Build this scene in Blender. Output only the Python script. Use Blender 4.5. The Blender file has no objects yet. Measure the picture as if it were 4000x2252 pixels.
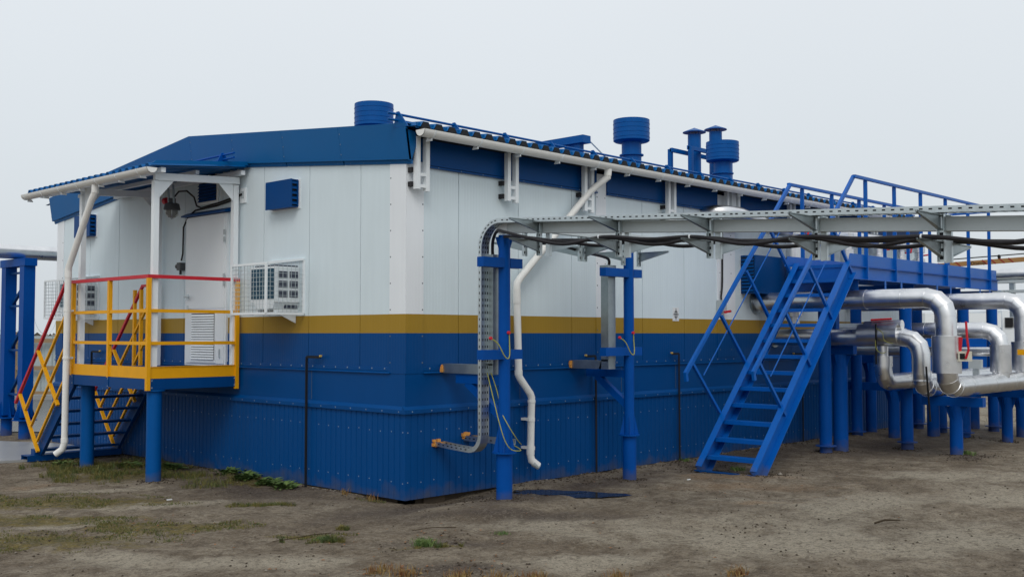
import bpy, math, random
from mathutils import Vector, Matrix, noise
R = math.radians
random.seed(7)
scene = bpy.context.scene
COL = scene.collection

# ------------------------------------------------------------ camera, sky, sun, exposure
cam_d = bpy.data.cameras.new("camera"); cam = bpy.data.objects.new("camera", cam_d); COL.objects.link(cam)
cam_d.sensor_width = 36.0; cam_d.sensor_fit = 'HORIZONTAL'; cam_d.lens = 36.0*4107/4000
cam_d.clip_start = 0.05; cam_d.clip_end = 3000
PITCH = math.atan(176/4107); TH = R(43.66)
cam.location = (-7.695, -8.986, 1.85)
cam.rotation_euler = (math.pi/2+PITCH, 0, TH-math.pi/2)
scene.camera = cam
FW = Vector((math.cos(TH), math.sin(TH), 0)); RT = Vector((math.sin(TH), -math.cos(TH), 0))
def at(depth, lat, z=0):                                  # a place given by metres ahead of and beside the viewpoint
    p = Vector((-7.695, -8.986, 0))+FW*depth+RT*lat
    return Vector((p.x, p.y, z))

world = bpy.data.worlds.new("World"); scene.world = world; world.use_nodes = True
wn = world.node_tree.nodes; wl = world.node_tree.links; wn.clear()
wout = wn.new('ShaderNodeOutputWorld'); addw = wn.new('ShaderNodeAddShader')
sky = wn.new('ShaderNodeTexSky'); sky.sky_type = 'NISHITA'; sky.sun_disc = False
SUN = Vector((-0.66, -0.62, 0.95)).normalized()
sky.sun_elevation = math.asin(SUN.z); sky.sun_rotation = math.atan2(SUN.x, SUN.y); sky.air_density = 1.0; sky.dust_density = 6.0
bg1 = wn.new('ShaderNodeBackground'); bg1.inputs[1].default_value = 0.05*0.35
wl.new(sky.outputs[0], bg1.inputs[0])
tc = wn.new('ShaderNodeTexCoord'); sp = wn.new('ShaderNodeSeparateXYZ'); wl.new(tc.outputs['Generated'], sp.inputs[0])
rmp = wn.new('ShaderNodeValToRGB'); wl.new(sp.outputs['Z'], rmp.inputs[0])
rmp.color_ramp.elements[0].position = 0.0; rmp.color_ramp.elements[0].color = (0.61, 0.66, 0.70, 1)
rmp.color_ramp.elements[1].position = 0.55; rmp.color_ramp.elements[1].color = (0.83, 0.855, 0.875, 1)
e = rmp.color_ramp.elements.new(0.24); e.color = (0.71, 0.75, 0.78, 1)
cn = wn.new('ShaderNodeTexNoise'); cn.inputs['Scale'].default_value = 1.6; cn.inputs['Detail'].default_value = 3
wl.new(tc.outputs['Generated'], cn.inputs['Vector'])
mr = wn.new('ShaderNodeMapRange'); mr.inputs[3].default_value = 0.95; mr.inputs[4].default_value = 1.04
wl.new(cn.outputs[0], mr.inputs[0])
bg2 = wn.new('ShaderNodeBackground'); wl.new(rmp.outputs[0], bg2.inputs[0]); wl.new(mr.outputs[0], bg2.inputs[1])
wl.new(bg1.outputs[0], addw.inputs[0]); wl.new(bg2.outputs[0], addw.inputs[1]); wl.new(addw.outputs[0], wout.inputs[0])

sun_d = bpy.data.lights.new("sun", 'SUN'); sun_d.energy = 0.75; sun_d.angle = R(25); sun_d.color = (1.0, 0.97, 0.93)
sun = bpy.data.objects.new("sun", sun_d); COL.objects.link(sun)
sun.rotation_euler = (-SUN).to_track_quat('-Z', 'Y').to_euler()
scene.view_settings.view_transform = 'Standard'; scene.view_settings.look = 'None'
scene.view_settings.exposure = 0.0; scene.view_settings.gamma = 1.0

# ------------------------------------------------------------ materials
def nodes_of(name):
    m = bpy.data.materials.new(name); m.use_nodes = True
    nt = m.node_tree; b = nt.nodes['Principled BSDF']
    return m, nt, b
def paint(name, col, rough=0.4, var=0.10, scale=2.5, bump=0.02, metal=0.0, spec=0.28, fine=60, streak=False, dirt=None, dirt_z=(0.0, 0.3)):
    m, nt, b = nodes_of(name); n = nt.nodes; l = nt.links
    g = n.new('ShaderNodeNewGeometry')
    mp = n.new('ShaderNodeMapping'); l.new(g.outputs['Position'], mp.inputs[0])
    if streak: mp.inputs['Scale'].default_value = (1, 1, 0.12)
    nz = n.new('ShaderNodeTexNoise'); nz.inputs['Scale'].default_value = scale; nz.inputs['Detail'].default_value = 6; nz.inputs['Roughness'].default_value = 0.65
    l.new(mp.outputs[0], nz.inputs['Vector'])
    mx = n.new('ShaderNodeMix'); mx.data_type = 'RGBA'
    mx.inputs[6].default_value = (*[c*(1-var) for c in col], 1); mx.inputs[7].default_value = (*[min(1, c*(1+var)) for c in col], 1)
    l.new(nz.outputs[0], mx.inputs[0]); outc = mx.outputs[2]
    if dirt:
        sx = n.new('ShaderNodeSeparateXYZ'); l.new(g.outputs['Position'], sx.inputs[0])
        n3 = n.new('ShaderNodeTexNoise'); n3.inputs['Scale'].default_value = 5; n3.inputs['Detail'].default_value = 8; l.new(g.outputs['Position'], n3.inputs['Vector'])
        ad = n.new('ShaderNodeMath'); ad.operation = 'MULTIPLY_ADD'; l.new(n3.outputs[0], ad.inputs[0]); ad.inputs[1].default_value = -0.5; l.new(sx.outputs['Z'], ad.inputs[2])
        r1 = n.new('ShaderNodeMapRange'); l.new(ad.outputs[0], r1.inputs[0]); r1.inputs[1].default_value = dirt_z[1]-0.25; r1.inputs[2].default_value = dirt_z[0]-0.25
        r1.inputs[3].default_value = 0; r1.inputs[4].default_value = 0.5
        m2 = n.new('ShaderNodeMix'); m2.data_type = 'RGBA'; l.new(r1.outputs[0], m2.inputs[0]); l.new(outc, m2.inputs[6]); m2.inputs[7].default_value = (*dirt, 1)
        outc = m2.outputs[2]
    l.new(outc, b.inputs['Base Color'])
    rr = n.new('ShaderNodeMapRange'); rr.inputs[3].default_value = max(0.02, rough-0.08); rr.inputs[4].default_value = min(1, rough+0.12)
    l.new(nz.outputs[0], rr.inputs[0]); l.new(rr.outputs[0], b.inputs['Roughness'])
    b.inputs['Metallic'].default_value = metal; b.inputs['Specular IOR Level'].default_value = spec
    if bump:
        n2 = n.new('ShaderNodeTexNoise'); n2.inputs['Scale'].default_value = fine; n2.inputs['Detail'].default_value = 3; l.new(g.outputs['Position'], n2.inputs['Vector'])
        bp = n.new('ShaderNodeBump'); bp.inputs['Strength'].default_value = bump*6; bp.inputs['Distance'].default_value = 0.004
        l.new(n2.outputs[0], bp.inputs['Height']); l.new(bp.outputs[0], b.inputs['Normal'])
    return m
M = {}
SOIL = (0.10, 0.085, 0.062)
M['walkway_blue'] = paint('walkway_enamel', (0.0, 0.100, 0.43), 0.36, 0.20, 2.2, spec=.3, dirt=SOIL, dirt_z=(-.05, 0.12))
M['lamp_grey'] = paint('lamp_housing_grey', (0.07, 0.075, 0.08), 0.45, 0.1)
M['lamp_glass'] = paint('dull_lamp_glass', (0.20, 0.21, 0.20), 0.15, 0.1)
M['blue'] = paint('blue_enamel', (0.0, 0.067, 0.325), 0.42, 0.20, 2.2, spec=.10, dirt=SOIL, dirt_z=(0.0, 0.16))
M['roofblue'] = paint('roof_blue', (0.0, 0.105, 0.32), 0.36, 0.08, 2, spec=.2)
M['clad_blue'] = paint('cladding_blue', (0.0, 0.059, 0.225), 0.38, 0.14, 1.3, spec=.12, streak=True, dirt=SOIL, dirt_z=(-.08, 0.13))
M['pile_blue'] = paint('pile_blue', (0.0, 0.080, 0.30), 0.45, 0.15, 4, spec=.12, dirt=SOIL, dirt_z=(-.02, 0.14))
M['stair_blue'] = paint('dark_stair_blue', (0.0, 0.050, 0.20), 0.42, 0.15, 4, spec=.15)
M['stack_blue'] = paint('stack_blue', (0.0, 0.085, 0.31), 0.40, 0.12, 5, spec=.15)
M['white'] = paint('white_enamel', (0.78, 0.83, 0.86), 0.38, 0.05, 2)
M['pvc'] = paint('white_plastic_pipe', (0.80, 0.81, 0.79), 0.35, 0.05, 3)
M['yellow'] = paint('yellow_enamel', (0.80, 0.38, 0.004), 0.42, 0.14, 6)
M['red'] = paint('red_enamel', (0.55, 0.02, 0.035), 0.40, 0.12, 6)
M['galv'] = paint('galvanised_steel', (0.56, 0.62, 0.64), 0.36, 0.28, 14, metal=0.95)
M['galv_matt'] = paint('galvanised_sheet', (0.36, 0.415, 0.435), 0.38, 0.30, 7, metal=0.9)
M['galv_beam'] = paint('galvanised_beam', (0.52, 0.58, 0.60), 0.42, 0.12, 5, metal=0.25)
M['dark'] = paint('dark_gap', (0.012, 0.014, 0.018), 0.7, 0.1)
M['seam'] = paint('seam_grey', (0.10, 0.12, 0.14), 0.6, 0.1)
M['black'] = paint('black_rubber', (0.016, 0.015, 0.018), 0.42, 0.2, 12)
M['screw'] = paint('screw_head', (0.20, 0.27, 0.36), 0.35, 0.3, 30, metal=0.3)
M['screw_dark'] = paint('screw_head_dark', (0.10, 0.13, 0.16), 0.4, 0.1)
M['foam'] = paint('orange_foam', (0.66, 0.30, 0.07), 0.85, 0.3, 25, bump=0.2)
M['concrete'] = paint('wet_concrete', (0.30, 0.31, 0.31), 0.30, 0.18, 1.6, bump=0.06)
M['asphalt'] = paint('wet_asphalt', (0.10, 0.105, 0.11), 0.22, 0.3, 0.6, bump=0.06)
M['timber'] = paint('weathered_timber', (0.30, 0.215, 0.13), 0.8, 0.25, 5)
M['fence'] = paint('fence_sheet', (0.40, 0.47, 0.49), 0.5, 0.1, 2)
M['grey'] = paint('grey_box', (0.42, 0.47, 0.49), 0.45, 0.1)
M['deepdark'] = paint('black_panel', (0.008, 0.008, 0.01), 0.3, 0.1)
M['wiregreen'] = paint('yellow_green_wire', (0.33, 0.34, 0.08), 0.5, 0.3, 40)
M['brass'] = paint('brass_cap', (0.6, 0.42, 0.1), 0.4, 0.1)
M['cream'] = paint('cream_housing', (0.62, 0.60, 0.50), 0.5, 0.15, 8)
M['orange_boom'] = paint('ochre_boom', (0.30, 0.165, 0.06), 0.5, 0.15, 2)
M['darkred'] = paint('dark_red_stripe', (0.25, 0.03, 0.02), 0.5, 0.1)
M['acglass'] = paint('condenser_fins', (0.012, 0.065, 0.11), 0.25, 0.3, 14)
M['twig'] = paint('dead_twig', (0.05, 0.035, 0.02), 0.9, 0.3, 20)
M['leaf'] = paint('dead_leaf', (0.30, 0.14, 0.06), 0.8, 0.4, 20)
M['stone'] = paint('pebble', (0.22, 0.20, 0.17), 0.9, 0.5, 9)
M['clod'] = paint('soil_clod', (0.055, 0.042, 0.030), 0.95, 0.4, 9)
M['signwhite'] = paint('sign_plate', (0.72, 0.75, 0.76), 0.4, 0.03)

def alu():
    m, nt, b = nodes_of('aluminium_jacket'); n = nt.nodes; l = nt.links
    g = n.new('ShaderNodeNewGeometry')
    nz = n.new('ShaderNodeTexNoise'); nz.inputs['Scale'].default_value = 2.2; nz.inputs['Detail'].default_value = 3; l.new(g.outputs['Position'], nz.inputs['Vector'])
    n2 = n.new('ShaderNodeTexNoise'); n2.inputs['Scale'].default_value = 5; n2.inputs['Detail'].default_value = 5; l.new(g.outputs['Position'], n2.inputs['Vector'])
    cr = n.new('ShaderNodeValToRGB'); l.new(n2.outputs[0], cr.inputs[0])
    cr.color_ramp.elements[0].position = .3; cr.color_ramp.elements[0].color = (0.68, 0.70, 0.72, 1)
    cr.color_ramp.elements[1].position = .7; cr.color_ramp.elements[1].color = (0.84, 0.85, 0.86, 1)
    l.new(cr.outputs[0], b.inputs['Base Color'])
    b.inputs['Metallic'].default_value = 1.0
    rr = n.new('ShaderNodeMapRange'); rr.inputs[3].default_value = .20; rr.inputs[4].default_value = .42; l.new(n2.outputs[0], rr.inputs[0]); l.new(rr.outputs[0], b.inputs['Roughness'])
    bp = n.new('ShaderNodeBump'); bp.inputs['Strength'].default_value = 0.30; bp.inputs['Distance'].default_value = 0.012
    l.new(nz.outputs[0], bp.inputs['Height']); l.new(bp.outputs[0], b.inputs['Normal'])
    return m
M['alu'] = alu()

def wallmat(nm, white):
    m, nt, b = nodes_of(nm); n = nt.nodes; l = nt.links
    g = n.new('ShaderNodeNewGeometry'); s = n.new('ShaderNodeSeparateXYZ'); l.new(g.outputs['Position'], s.inputs[0])
    mr = n.new('ShaderNodeMapRange'); l.new(s.outputs['Z'], mr.inputs[0]); mr.inputs[1].default_value = 0; mr.inputs[2].default_value = 5
    cr = n.new('ShaderNodeValToRGB'); cr.color_ramp.interpolation = 'CONSTANT'; l.new(mr.outputs[0], cr.inputs[0])
    cr.color_ramp.elements[0].position = 0; cr.color_ramp.elements[0].color = (0.0, 0.059, 0.225, 1)
    cr.color_ramp.elements[1].position = 2.056/5; cr.color_ramp.elements[1].color = (*white, 1)
    e = cr.color_ramp.elements.new(1.853/5); e.color = (0.36, 0.225, 0.030, 1)
    ad = n.new('ShaderNodeMath'); ad.operation = 'ADD'; l.new(s.outputs['X'], ad.inputs[0]); l.new(s.outputs['Y'], ad.inputs[1])
    cx = n.new('ShaderNodeCombineXYZ'); l.new(ad.outputs[0], cx.inputs[0]); zz = n.new('ShaderNodeMath'); zz.operation = 'MULTIPLY'; zz.inputs[1].default_value = .10; l.new(s.outputs['Z'], zz.inputs[0]); l.new(zz.outputs[0], cx.inputs[2])
    nz = n.new('ShaderNodeTexNoise'); nz.inputs['Scale'].default_value = 9; nz.inputs['Detail'].default_value = 5; l.new(cx.outputs[0], nz.inputs['Vector'])
    r2 = n.new('ShaderNodeMapRange'); l.new(nz.outputs[0], r2.inputs[0]); r2.inputs[3].default_value = .935; r2.inputs[4].default_value = 1.05
    n5 = n.new('ShaderNodeTexNoise'); n5.inputs['Scale'].default_value = .8; n5.inputs['Detail'].default_value = 3; l.new(g.outputs['Position'], n5.inputs['Vector'])
    r5 = n.new('ShaderNodeMapRange'); l.new(n5.outputs[0], r5.inputs[0]); r5.inputs[3].default_value = .93; r5.inputs[4].default_value = 1.06
    mm = n.new('ShaderNodeMath'); mm.operation = 'MULTIPLY'; l.new(r2.outputs[0], mm.inputs[0]); l.new(r5.outputs[0], mm.inputs[1])
    vm = n.new('ShaderNodeVectorMath'); vm.operation = 'SCALE'; l.new(cr.outputs[0], vm.inputs[0]); l.new(mm.outputs[0], vm.inputs['Scale'])
    l.new(vm.outputs[0], b.inputs['Base Color']); b.inputs['Roughness'].default_value = .38; b.inputs['Specular IOR Level'].default_value = .14
    sn = n.new('ShaderNodeMath'); sn.operation = 'MULTIPLY'; sn.inputs[1].default_value = 2*math.pi/0.048; l.new(ad.outputs[0], sn.inputs[0])
    s2 = n.new('ShaderNodeMath'); s2.operation = 'SINE'; l.new(sn.outputs[0], s2.inputs[0])
    s3 = n.new('ShaderNodeMath'); s3.operation = 'MULTIPLY_ADD'; s3.inputs[1].default_value = 0.0007; l.new(s2.outputs[0], s3.inputs[0])
    n4 = n.new('ShaderNodeTexNoise'); n4.inputs['Scale'].default_value = 1.1; l.new(g.outputs['Position'], n4.inputs['Vector'])
    m4 = n.new('ShaderNodeMath'); m4.operation = 'MULTIPLY'; m4.inputs[1].default_value = .02; l.new(n4.outputs[0], m4.inputs[0]); l.new(m4.outputs[0], s3.inputs[2])
    bp = n.new('ShaderNodeBump'); bp.inputs['Strength'].default_value = .5; bp.inputs['Distance'].default_value = 1
    l.new(s3.outputs[0], bp.inputs['Height']); l.new(bp.outputs[0], b.inputs['Normal'])
    return m
M['wall'] = wallmat('wall_panel_paint', (0.68, 0.785, 0.835)); M['trim'] = wallmat('trim_paint', (0.80, 0.845, 0.885))

def groundmat():
    m, nt, b = nodes_of('sandy_ground'); n = nt.nodes; l = nt.links
    g = n.new('ShaderNodeNewGeometry'); P = g.outputs['Position']
    def nz(sc, det=6, rgh=.6, stretch=None):
        t = n.new('ShaderNodeTexNoise'); t.inputs['Scale'].default_value = sc; t.inputs['Detail'].default_value = det; t.inputs['Roughness'].default_value = rgh
        if stretch:
            mp = n.new('ShaderNodeMapping'); mp.inputs['Rotation'].default_value = (0, 0, -TH); mp.inputs['Scale'].default_value = stretch
            l.new(P, mp.inputs[0]); l.new(mp.outputs[0], t.inputs['Vector'])
        else: l.new(P, t.inputs['Vector'])
        return t.outputs[0]
    def mr(v, a, b_, c, d):
        t = n.new('ShaderNodeMapRange'); l.new(v, t.inputs[0])
        for i, x in enumerate((a, b_, c, d)): t.inputs[i+1].default_value = x
        return t.outputs[0]
    def mix(f, a, c):
        t = n.new('ShaderNodeMix'); t.data_type = 'RGBA'; l.new(f, t.inputs[0])
        for i, x in ((6, a), (7, c)):
            if isinstance(x, tuple): t.inputs[i].default_value = (*x, 1)
            else: l.new(x, t.inputs[i])
        return t.outputs[2]
    def op(o, a, c):
        t = n.new('ShaderNodeMath'); t.operation = o
        for i, x in ((0, a), (1, c)):
            if isinstance(x, (int, float)): t.inputs[i].default_value = x
            else: l.new(x, t.inputs[i])
        return t.outputs[0]
    def attr(nm):
        t = n.new('ShaderNodeAttribute'); t.attribute_name = nm; return t.outputs['Fac']
    c = mix(mr(nz(.8, 9, .7), .38, .62, 0, 1), (0.165, 0.130, 0.090), (0.325, 0.280, 0.212))
    c = mix(mr(nz(3.1, 9, .72), .44, .60, 0, .8), c, (0.100, 0.074, 0.049))
    c = mix(mr(op('ADD', attr('light'), op('MULTIPLY', op('SUBTRACT', nz(1.0, 9, .72), .5), 3.4)), .22, .80, 0, .9), c, mix(nz(13, 7, .75), (0.285, 0.250, 0.190), (0.47, 0.425, 0.335)))
    c = mix(mr(op('ADD', attr('orange'), op('MULTIPLY', op('SUBTRACT', nz(2.4, 8, .7), .5), 1.6)), .4, 1.0, 0, .6), c, (0.27, 0.165, 0.085))
    c = mix(mr(op('ADD', attr('damp'), op('MULTIPLY', op('SUBTRACT', nz(2.2, 8, .7), .5), 1.5)), .3, .9, 0, .85), c, (0.068, 0.050, 0.037))
    c = mix(mr(op('ADD', attr('moss'), op('MULTIPLY', op('SUBTRACT', nz(3.5, 9, .75), .5), 2.2)), .30, .70, 0, .9), c, mix(mr(nz(7, 5), .4, .6, 0, 1), (0.085, 0.076, 0.016), (0.17, 0.13, 0.028)))
    fn = nz(55, 6, .7)
    c = mix(mr(nz(17, 8, .75), .50, .60, 0, .6), c, (0.070, 0.053, 0.037))
    c = mix(mr(nz(30, 6, .8), .52, .62, 0, .55), c, (0.33, 0.295, 0.235))
    c = mix(mr(fn, .50, .68, 0, .75), c, (0.050, 0.040, 0.030))
    c = mix(mr(nz(85, 3, .6), .66, .74, 0, .5), c, (0.36, 0.34, 0.30))
    l.new(c, b.inputs['Base Color'])
    l.new(mr(attr('damp'), 0, 1, .92, .6), b.inputs['Roughness']); b.inputs['Specular IOR Level'].default_value = .25
    h = op('ADD', op('MULTIPLY', nz(9, 8, .7), .055), op('MULTIPLY', fn, .022))
    bp = n.new('ShaderNodeBump'); bp.inputs['Strength'].default_value = .9; bp.inputs['Distance'].default_value = 1.0
    l.new(h, bp.inputs['Height']); l.new(bp.outputs[0], b.inputs['Normal'])
    return m
M['ground'] = groundmat()
def water():
    m, nt, b = nodes_of('puddle_water'); b.inputs['Base Color'].default_value = (0.03, 0.028, 0.025, 1); b.inputs['Roughness'].default_value = .04
    n = nt.nodes; t = n.new('ShaderNodeTexNoise'); t.inputs['Scale'].default_value = 12
    bp = n.new('ShaderNodeBump'); bp.inputs['Strength'].default_value = .02; nt.links.new(t.outputs[0], bp.inputs['Height']); nt.links.new(bp.outputs[0], b.inputs['Normal'])
    return m
M['water'] = water()
def plantmat(name, a, c, rough=.7):
    m, nt, b = nodes_of(name); n = nt.nodes; l = nt.links
    g = n.new('ShaderNodeNewGeometry')
    t = n.new('ShaderNodeTexNoise'); t.inputs['Scale'].default_value = 11; t.inputs['Detail'].default_value = 2; l.new(g.outputs['Position'], t.inputs['Vector'])
    cr = n.new('ShaderNodeValToRGB'); cr.color_ramp.elements[0].position = .35; cr.color_ramp.elements[1].position = .65
    cr.color_ramp.elements[0].color = (*a, 1); cr.color_ramp.elements[1].color = (*c, 1); l.new(t.outputs[0], cr.inputs[0])
    l.new(cr.outputs[0], b.inputs['Base Color']); b.inputs['Roughness'].default_value = rough
    return m
M['grass'] = plantmat('short_grass', (0.045, 0.075, 0.014), (0.16, 0.135, 0.030))
M['weed'] = plantmat('green_weed', (0.055, 0.115, 0.025), (0.13, 0.19, 0.045))
M['dry'] = plantmat('dry_weed', (0.17, 0.065, 0.022), (0.27, 0.19, 0.06))
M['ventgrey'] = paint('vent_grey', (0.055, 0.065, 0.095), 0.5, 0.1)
M['bush'] = plantmat('far_bush', (0.05, 0.045, 0.035), (0.11, 0.10, 0.08))

# ------------------------------------------------------------ mesh helpers
class MB:
    def __init__(s): s.v = []; s.f = []; s.m = []
    def add(s, vs, fs, mi=0):
        k = len(s.v); s.v += [tuple(p) for p in vs]; s.f += [tuple(i+k for i in f) for f in fs]; s.m += [mi]*len(fs); return s
    def box(s, x0, x1, y0, y1, z0, z1, mi=0):
        if x0 > x1: x0, x1 = x1, x0
        if y0 > y1: y0, y1 = y1, y0
        if z0 > z1: z0, z1 = z1, z0
        return s.add([(x0,y0,z0),(x1,y0,z0),(x1,y1,z0),(x0,y1,z0),(x0,y0,z1),(x1,y0,z1),(x1,y1,z1),(x0,y1,z1)],
                     [(0,3,2,1),(4,5,6,7),(0,1,5,4),(1,2,6,5),(2,3,7,6),(3,0,4,7)], mi)
    def bar(s, p, q, w, h, up=(0,0,1), mi=0):
        p = Vector(p); q = Vector(q); t = (q-p).normalized(); u = Vector(up)
        a = t.cross(u)
        if a.length < 1e-4: a = t.cross(Vector((1,0,0)))
        a.normalize(); b = a.cross(t).normalized()
        vs = [c+a*(sa*w/2)+b*(sb*h/2) for c in (p, q) for sa, sb in ((-1,-1),(1,-1),(1,1),(-1,1))]
        return s.add(vs, [(0,1,2,3),(7,6,5,4),(0,4,5,1),(1,5,6,2),(2,6,7,3),(3,7,4,0)], mi)
    def tube(s, path, r, n=12, mi=0, cap=True, rot=0.0):
        P = [Vector(p) for p in path]; N = len(P)
        rs = r if isinstance(r, (list, tuple)) else [r]*N
        T = [(P[min(i+1, N-1)]-P[max(i-1, 0)]).normalized() for i in range(N)]
        seg = [(P[i+1]-P[i]).normalized() for i in range(N-1)]
        for i in range(1, N-1): T[i] = (seg[i-1]+seg[i]).normalized()
        u = Vector((0,0,1)) if abs(seg[0].z) < .9 else Vector((1,0,0))
        a = seg[0].cross(u).normalized(); k = len(s.v); ring0 = None
        b = a.cross(seg[0]).normalized()
        rings = []
        pa, pb, ps = a, b, seg[0]
        base = [pa*math.cos(2*math.pi*j/n+rot)+pb*math.sin(2*math.pi*j/n+rot) for j in range(n)]
        for i in range(N):
            if i > 0:
                d = seg[min(i, N-2)] if i < N-1 else seg[-1]
                prev = seg[i-1]
            # project circle of the incoming segment on the mitre plane
            if i == 0:
                ring = [P[0]+c*rs[0] for c in base]
            else:
                sd = seg[i-1]; nn = T[i]
                ring = []
                for c in base:
                    pt = P[i]+c*rs[i]
                    tt = (P[i]-pt).dot(nn)/max(.2, sd.dot(nn)); ring.append(pt+sd*tt)
                if i < N-1:
                    q = seg[i-1].rotation_difference(seg[i])
                    base = [q @ c for c in base]
            rings.append(ring)
        vs = [p for rg in rings for p in rg]
        fs = []
        for i in range(N-1):
            for j in range(n):
                fs.append((i*n+j, i*n+(j+1) % n, (i+1)*n+(j+1) % n, (i+1)*n+j))
        if cap: fs.append(tuple(reversed(range(n)))); fs.append(tuple((N-1)*n+j for j in range(n)))
        return s.add(vs, fs, mi)
    def lathe(s, c, prof, n=24, mi=0):
        vs = []; fs = []
        for (r, z) in prof:
            for j in range(n): vs.append((c[0]+r*math.cos(2*math.pi*j/n), c[1]+r*math.sin(2*math.pi*j/n), c[2]+z))
        for i in range(len(prof)-1):
            for j in range(n): fs.append((i*n+j, i*n+(j+1) % n, (i+1)*n+(j+1) % n, (i+1)*n+j))
        fs.append(tuple(reversed(range(n)))); fs.append(tuple((len(prof)-1)*n+j for j in range(n)))
        return s.add(vs, fs, mi)
    def prism(s, poly, vec, mi=0):
        n = len(poly); v = Vector(vec)
        vs = [Vector(p) for p in poly]+[Vector(p)+v for p in poly]
        fs = [tuple(reversed(range(n))), tuple(range(n, 2*n))]+[(i, (i+1) % n, n+(i+1) % n, n+i) for i in range(n)]
        return s.add(vs, fs, mi)
    def dot(s, p, r, axis, mi=0):                                    # a low screw head
        p = Vector(p); a = Vector(axis).normalized(); u = a.cross(Vector((0,0,1)));
        if u.length < .1: u = a.cross(Vector((1,0,0)))
        u.normalize(); w = a.cross(u)
        ring = [p+(u*math.cos(k*math.pi/3)+w*math.sin(k*math.pi/3))*r for k in range(6)]
        return s.add(ring+[p+a*r*.6], [(k, (k+1) % 6, 6) for k in range(6)], mi)
    def sweep(s, sec, path, mi=0):                                   # closed section [(a,b)] along path of (origin, A, B)
        n = len(sec); vs = []; fs = []
        for (o, A, B) in path:
            for (a, b) in sec: vs.append(Vector(o)+Vector(A)*a+Vector(B)*b)
        for i in range(len(path)-1):
            for j in range(n): fs.append((i*n+j, i*n+(j+1) % n, (i+1)*n+(j+1) % n, (i+1)*n+j))
        fs.append(tuple(reversed(range(n)))); fs.append(tuple((len(path)-1)*n+j for j in range(n)))
        return s.add(vs, fs, mi)
    def build(s, name, mats, parent=None, smooth=True, sharp=32):
        me = bpy.data.meshes.new(name); me.from_pydata([tuple(v) for v in s.v], [], s.f)
        if not isinstance(mats, (list, tuple)): mats = [mats]
        for m in mats: me.materials.append(M[m] if isinstance(m, str) else m)
        me.polygons.foreach_set('material_index', s.m); me.update()
        if smooth:
            me.polygons.foreach_set('use_smooth', [True]*len(me.polygons)); me.set_sharp_from_angle(angle=R(sharp))
        o = bpy.data.objects.new(name, me); COL.objects.link(o)
        if parent:
            o.parent = parent
            off = Vector((0,0,0)); q = parent
            while q: off += Vector(q.location); q = q.parent
            o.location = -off
        return o
def tag(o, label=None, cat=None, group=None, kind=None):
    if label: o['label'] = label
    if cat: o['category'] = cat
    if group: o['group'] = group
    if kind: o['kind'] = kind
    return o
def thing(name, label, cat, loc, group=None):
    o = bpy.data.objects.new(name, None); COL.objects.link(o); o.location = loc; o.empty_display_size = .2
    return tag(o, label, cat, group)
def dup(o, loc=None, label=None, parent=None):
    c = o.copy(); COL.objects.link(c)
    if parent: c.parent = parent
    for ch in list(o.children): dup(ch, parent=c)
    if loc is not None: c.location = loc
    if label: c['label'] = label
    return c
def fbm(x, y, s, o=4):
    return noise.fractal(Vector((x*s, y*s, 3.3)), 1.0, 2.0, o)

# ------------------------------------------------------------ ground
def blob(x, y, cx, cy, rx, ry, ang=0):
    dx, dy = x-cx, y-cy; c, s_ = math.cos(ang), math.sin(ang)
    a, b = (dx*c+dy*s_)/rx, (-dx*s_+dy*c)/ry
    return max(0.0, 1-math.sqrt(a*a+b*b))**.7 if a*a+b*b < 1 else 0.0
FA = TH-math.pi/2       # across the view
random.seed(77)
MOSS = [(-2.6,2.6,1.5,.55,FA),(-3.4,1.9,1.6,.4,FA),(-3.7,.7,1.3,.6,FA),(-2.6,.55,1.0,.32,FA),(-1.1,4.3,1.2,.9,FA),(-1.5,-2.05,.45,.12,FA),(-1.2,1.0,.5,.2,FA),(-3.6,3.2,1.3,.4,FA),(-.5,5.4,.8,.6,0),(-.35,2.6,.7,.35,math.pi/2),(-1.9,-.9,.5,.1,FA)]
LIGHT = [(3.2,-3.9,1.8,.5,FA),(.6,-3.2,1.8,.45,FA),(6.2,-3.6,1.8,.4,FA),(-1.0,-3.4,1.2,.3,FA),(5.6,-5.6,2.4,.6,FA),(1.2,-4.2,2.2,1.0,FA),(2.2,-5.2,2.4,.7,FA),(4.6,-4.6,2.2,.6,FA),(-.2,-2.2,1.6,.5,FA),(-2.9,-1.5,1.4,.35,FA),(-2.4,3.9,.9,.16,FA),(-1.8,1.7,1.6,.2,FA),(2.8,-3.4,1.6,.25,FA),(-3.2,1.4,1.2,.16,FA),(7.5,-5.5,3,1.2,FA),(20,-2,7,6,0),(24,12,9,9,0),(-2.0,3.3,.9,.12,FA),(-3.6,-.6,1.0,.3,FA),(15.5,0,3,4,0)]
LIGHT = [(a, b, c*.8, d*1.5, e_+random.uniform(-.55,.55)) for (a, b, c, d, e_) in LIGHT]
DAMP = [(-.6,2.2,1.2,1.8,0),(0,-.3,2.2,.5,0),(1.0,-.9,1.6,.5,.2),(2.6,-.7,2.2,.6,0),(6.2,-.6,3.4,.9,0),(9.5,-1.4,3.6,1.6,0),(8.6,-3.0,.8,.35,0),(-.7,5.0,1.0,1.8,0),(-1.3,-2.0,.9,.25,FA),(-1.9,-2.9,.8,.25,FA),(0,-1.5,2.0,.4,FA),(12.5,-1,3,2,0)]
ORANGE = [(3.6,-2.2,1.7,.5,FA),(4.2,-1.6,1.4,.5,FA),(-2.5,4.2,.5,.3,0),(2.6,-2.9,1.0,.2,FA)]
PUDDLES = ((1.66,-.58,.30,.17,FA),(1.84,-1.02,.38,.19,FA))
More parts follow.
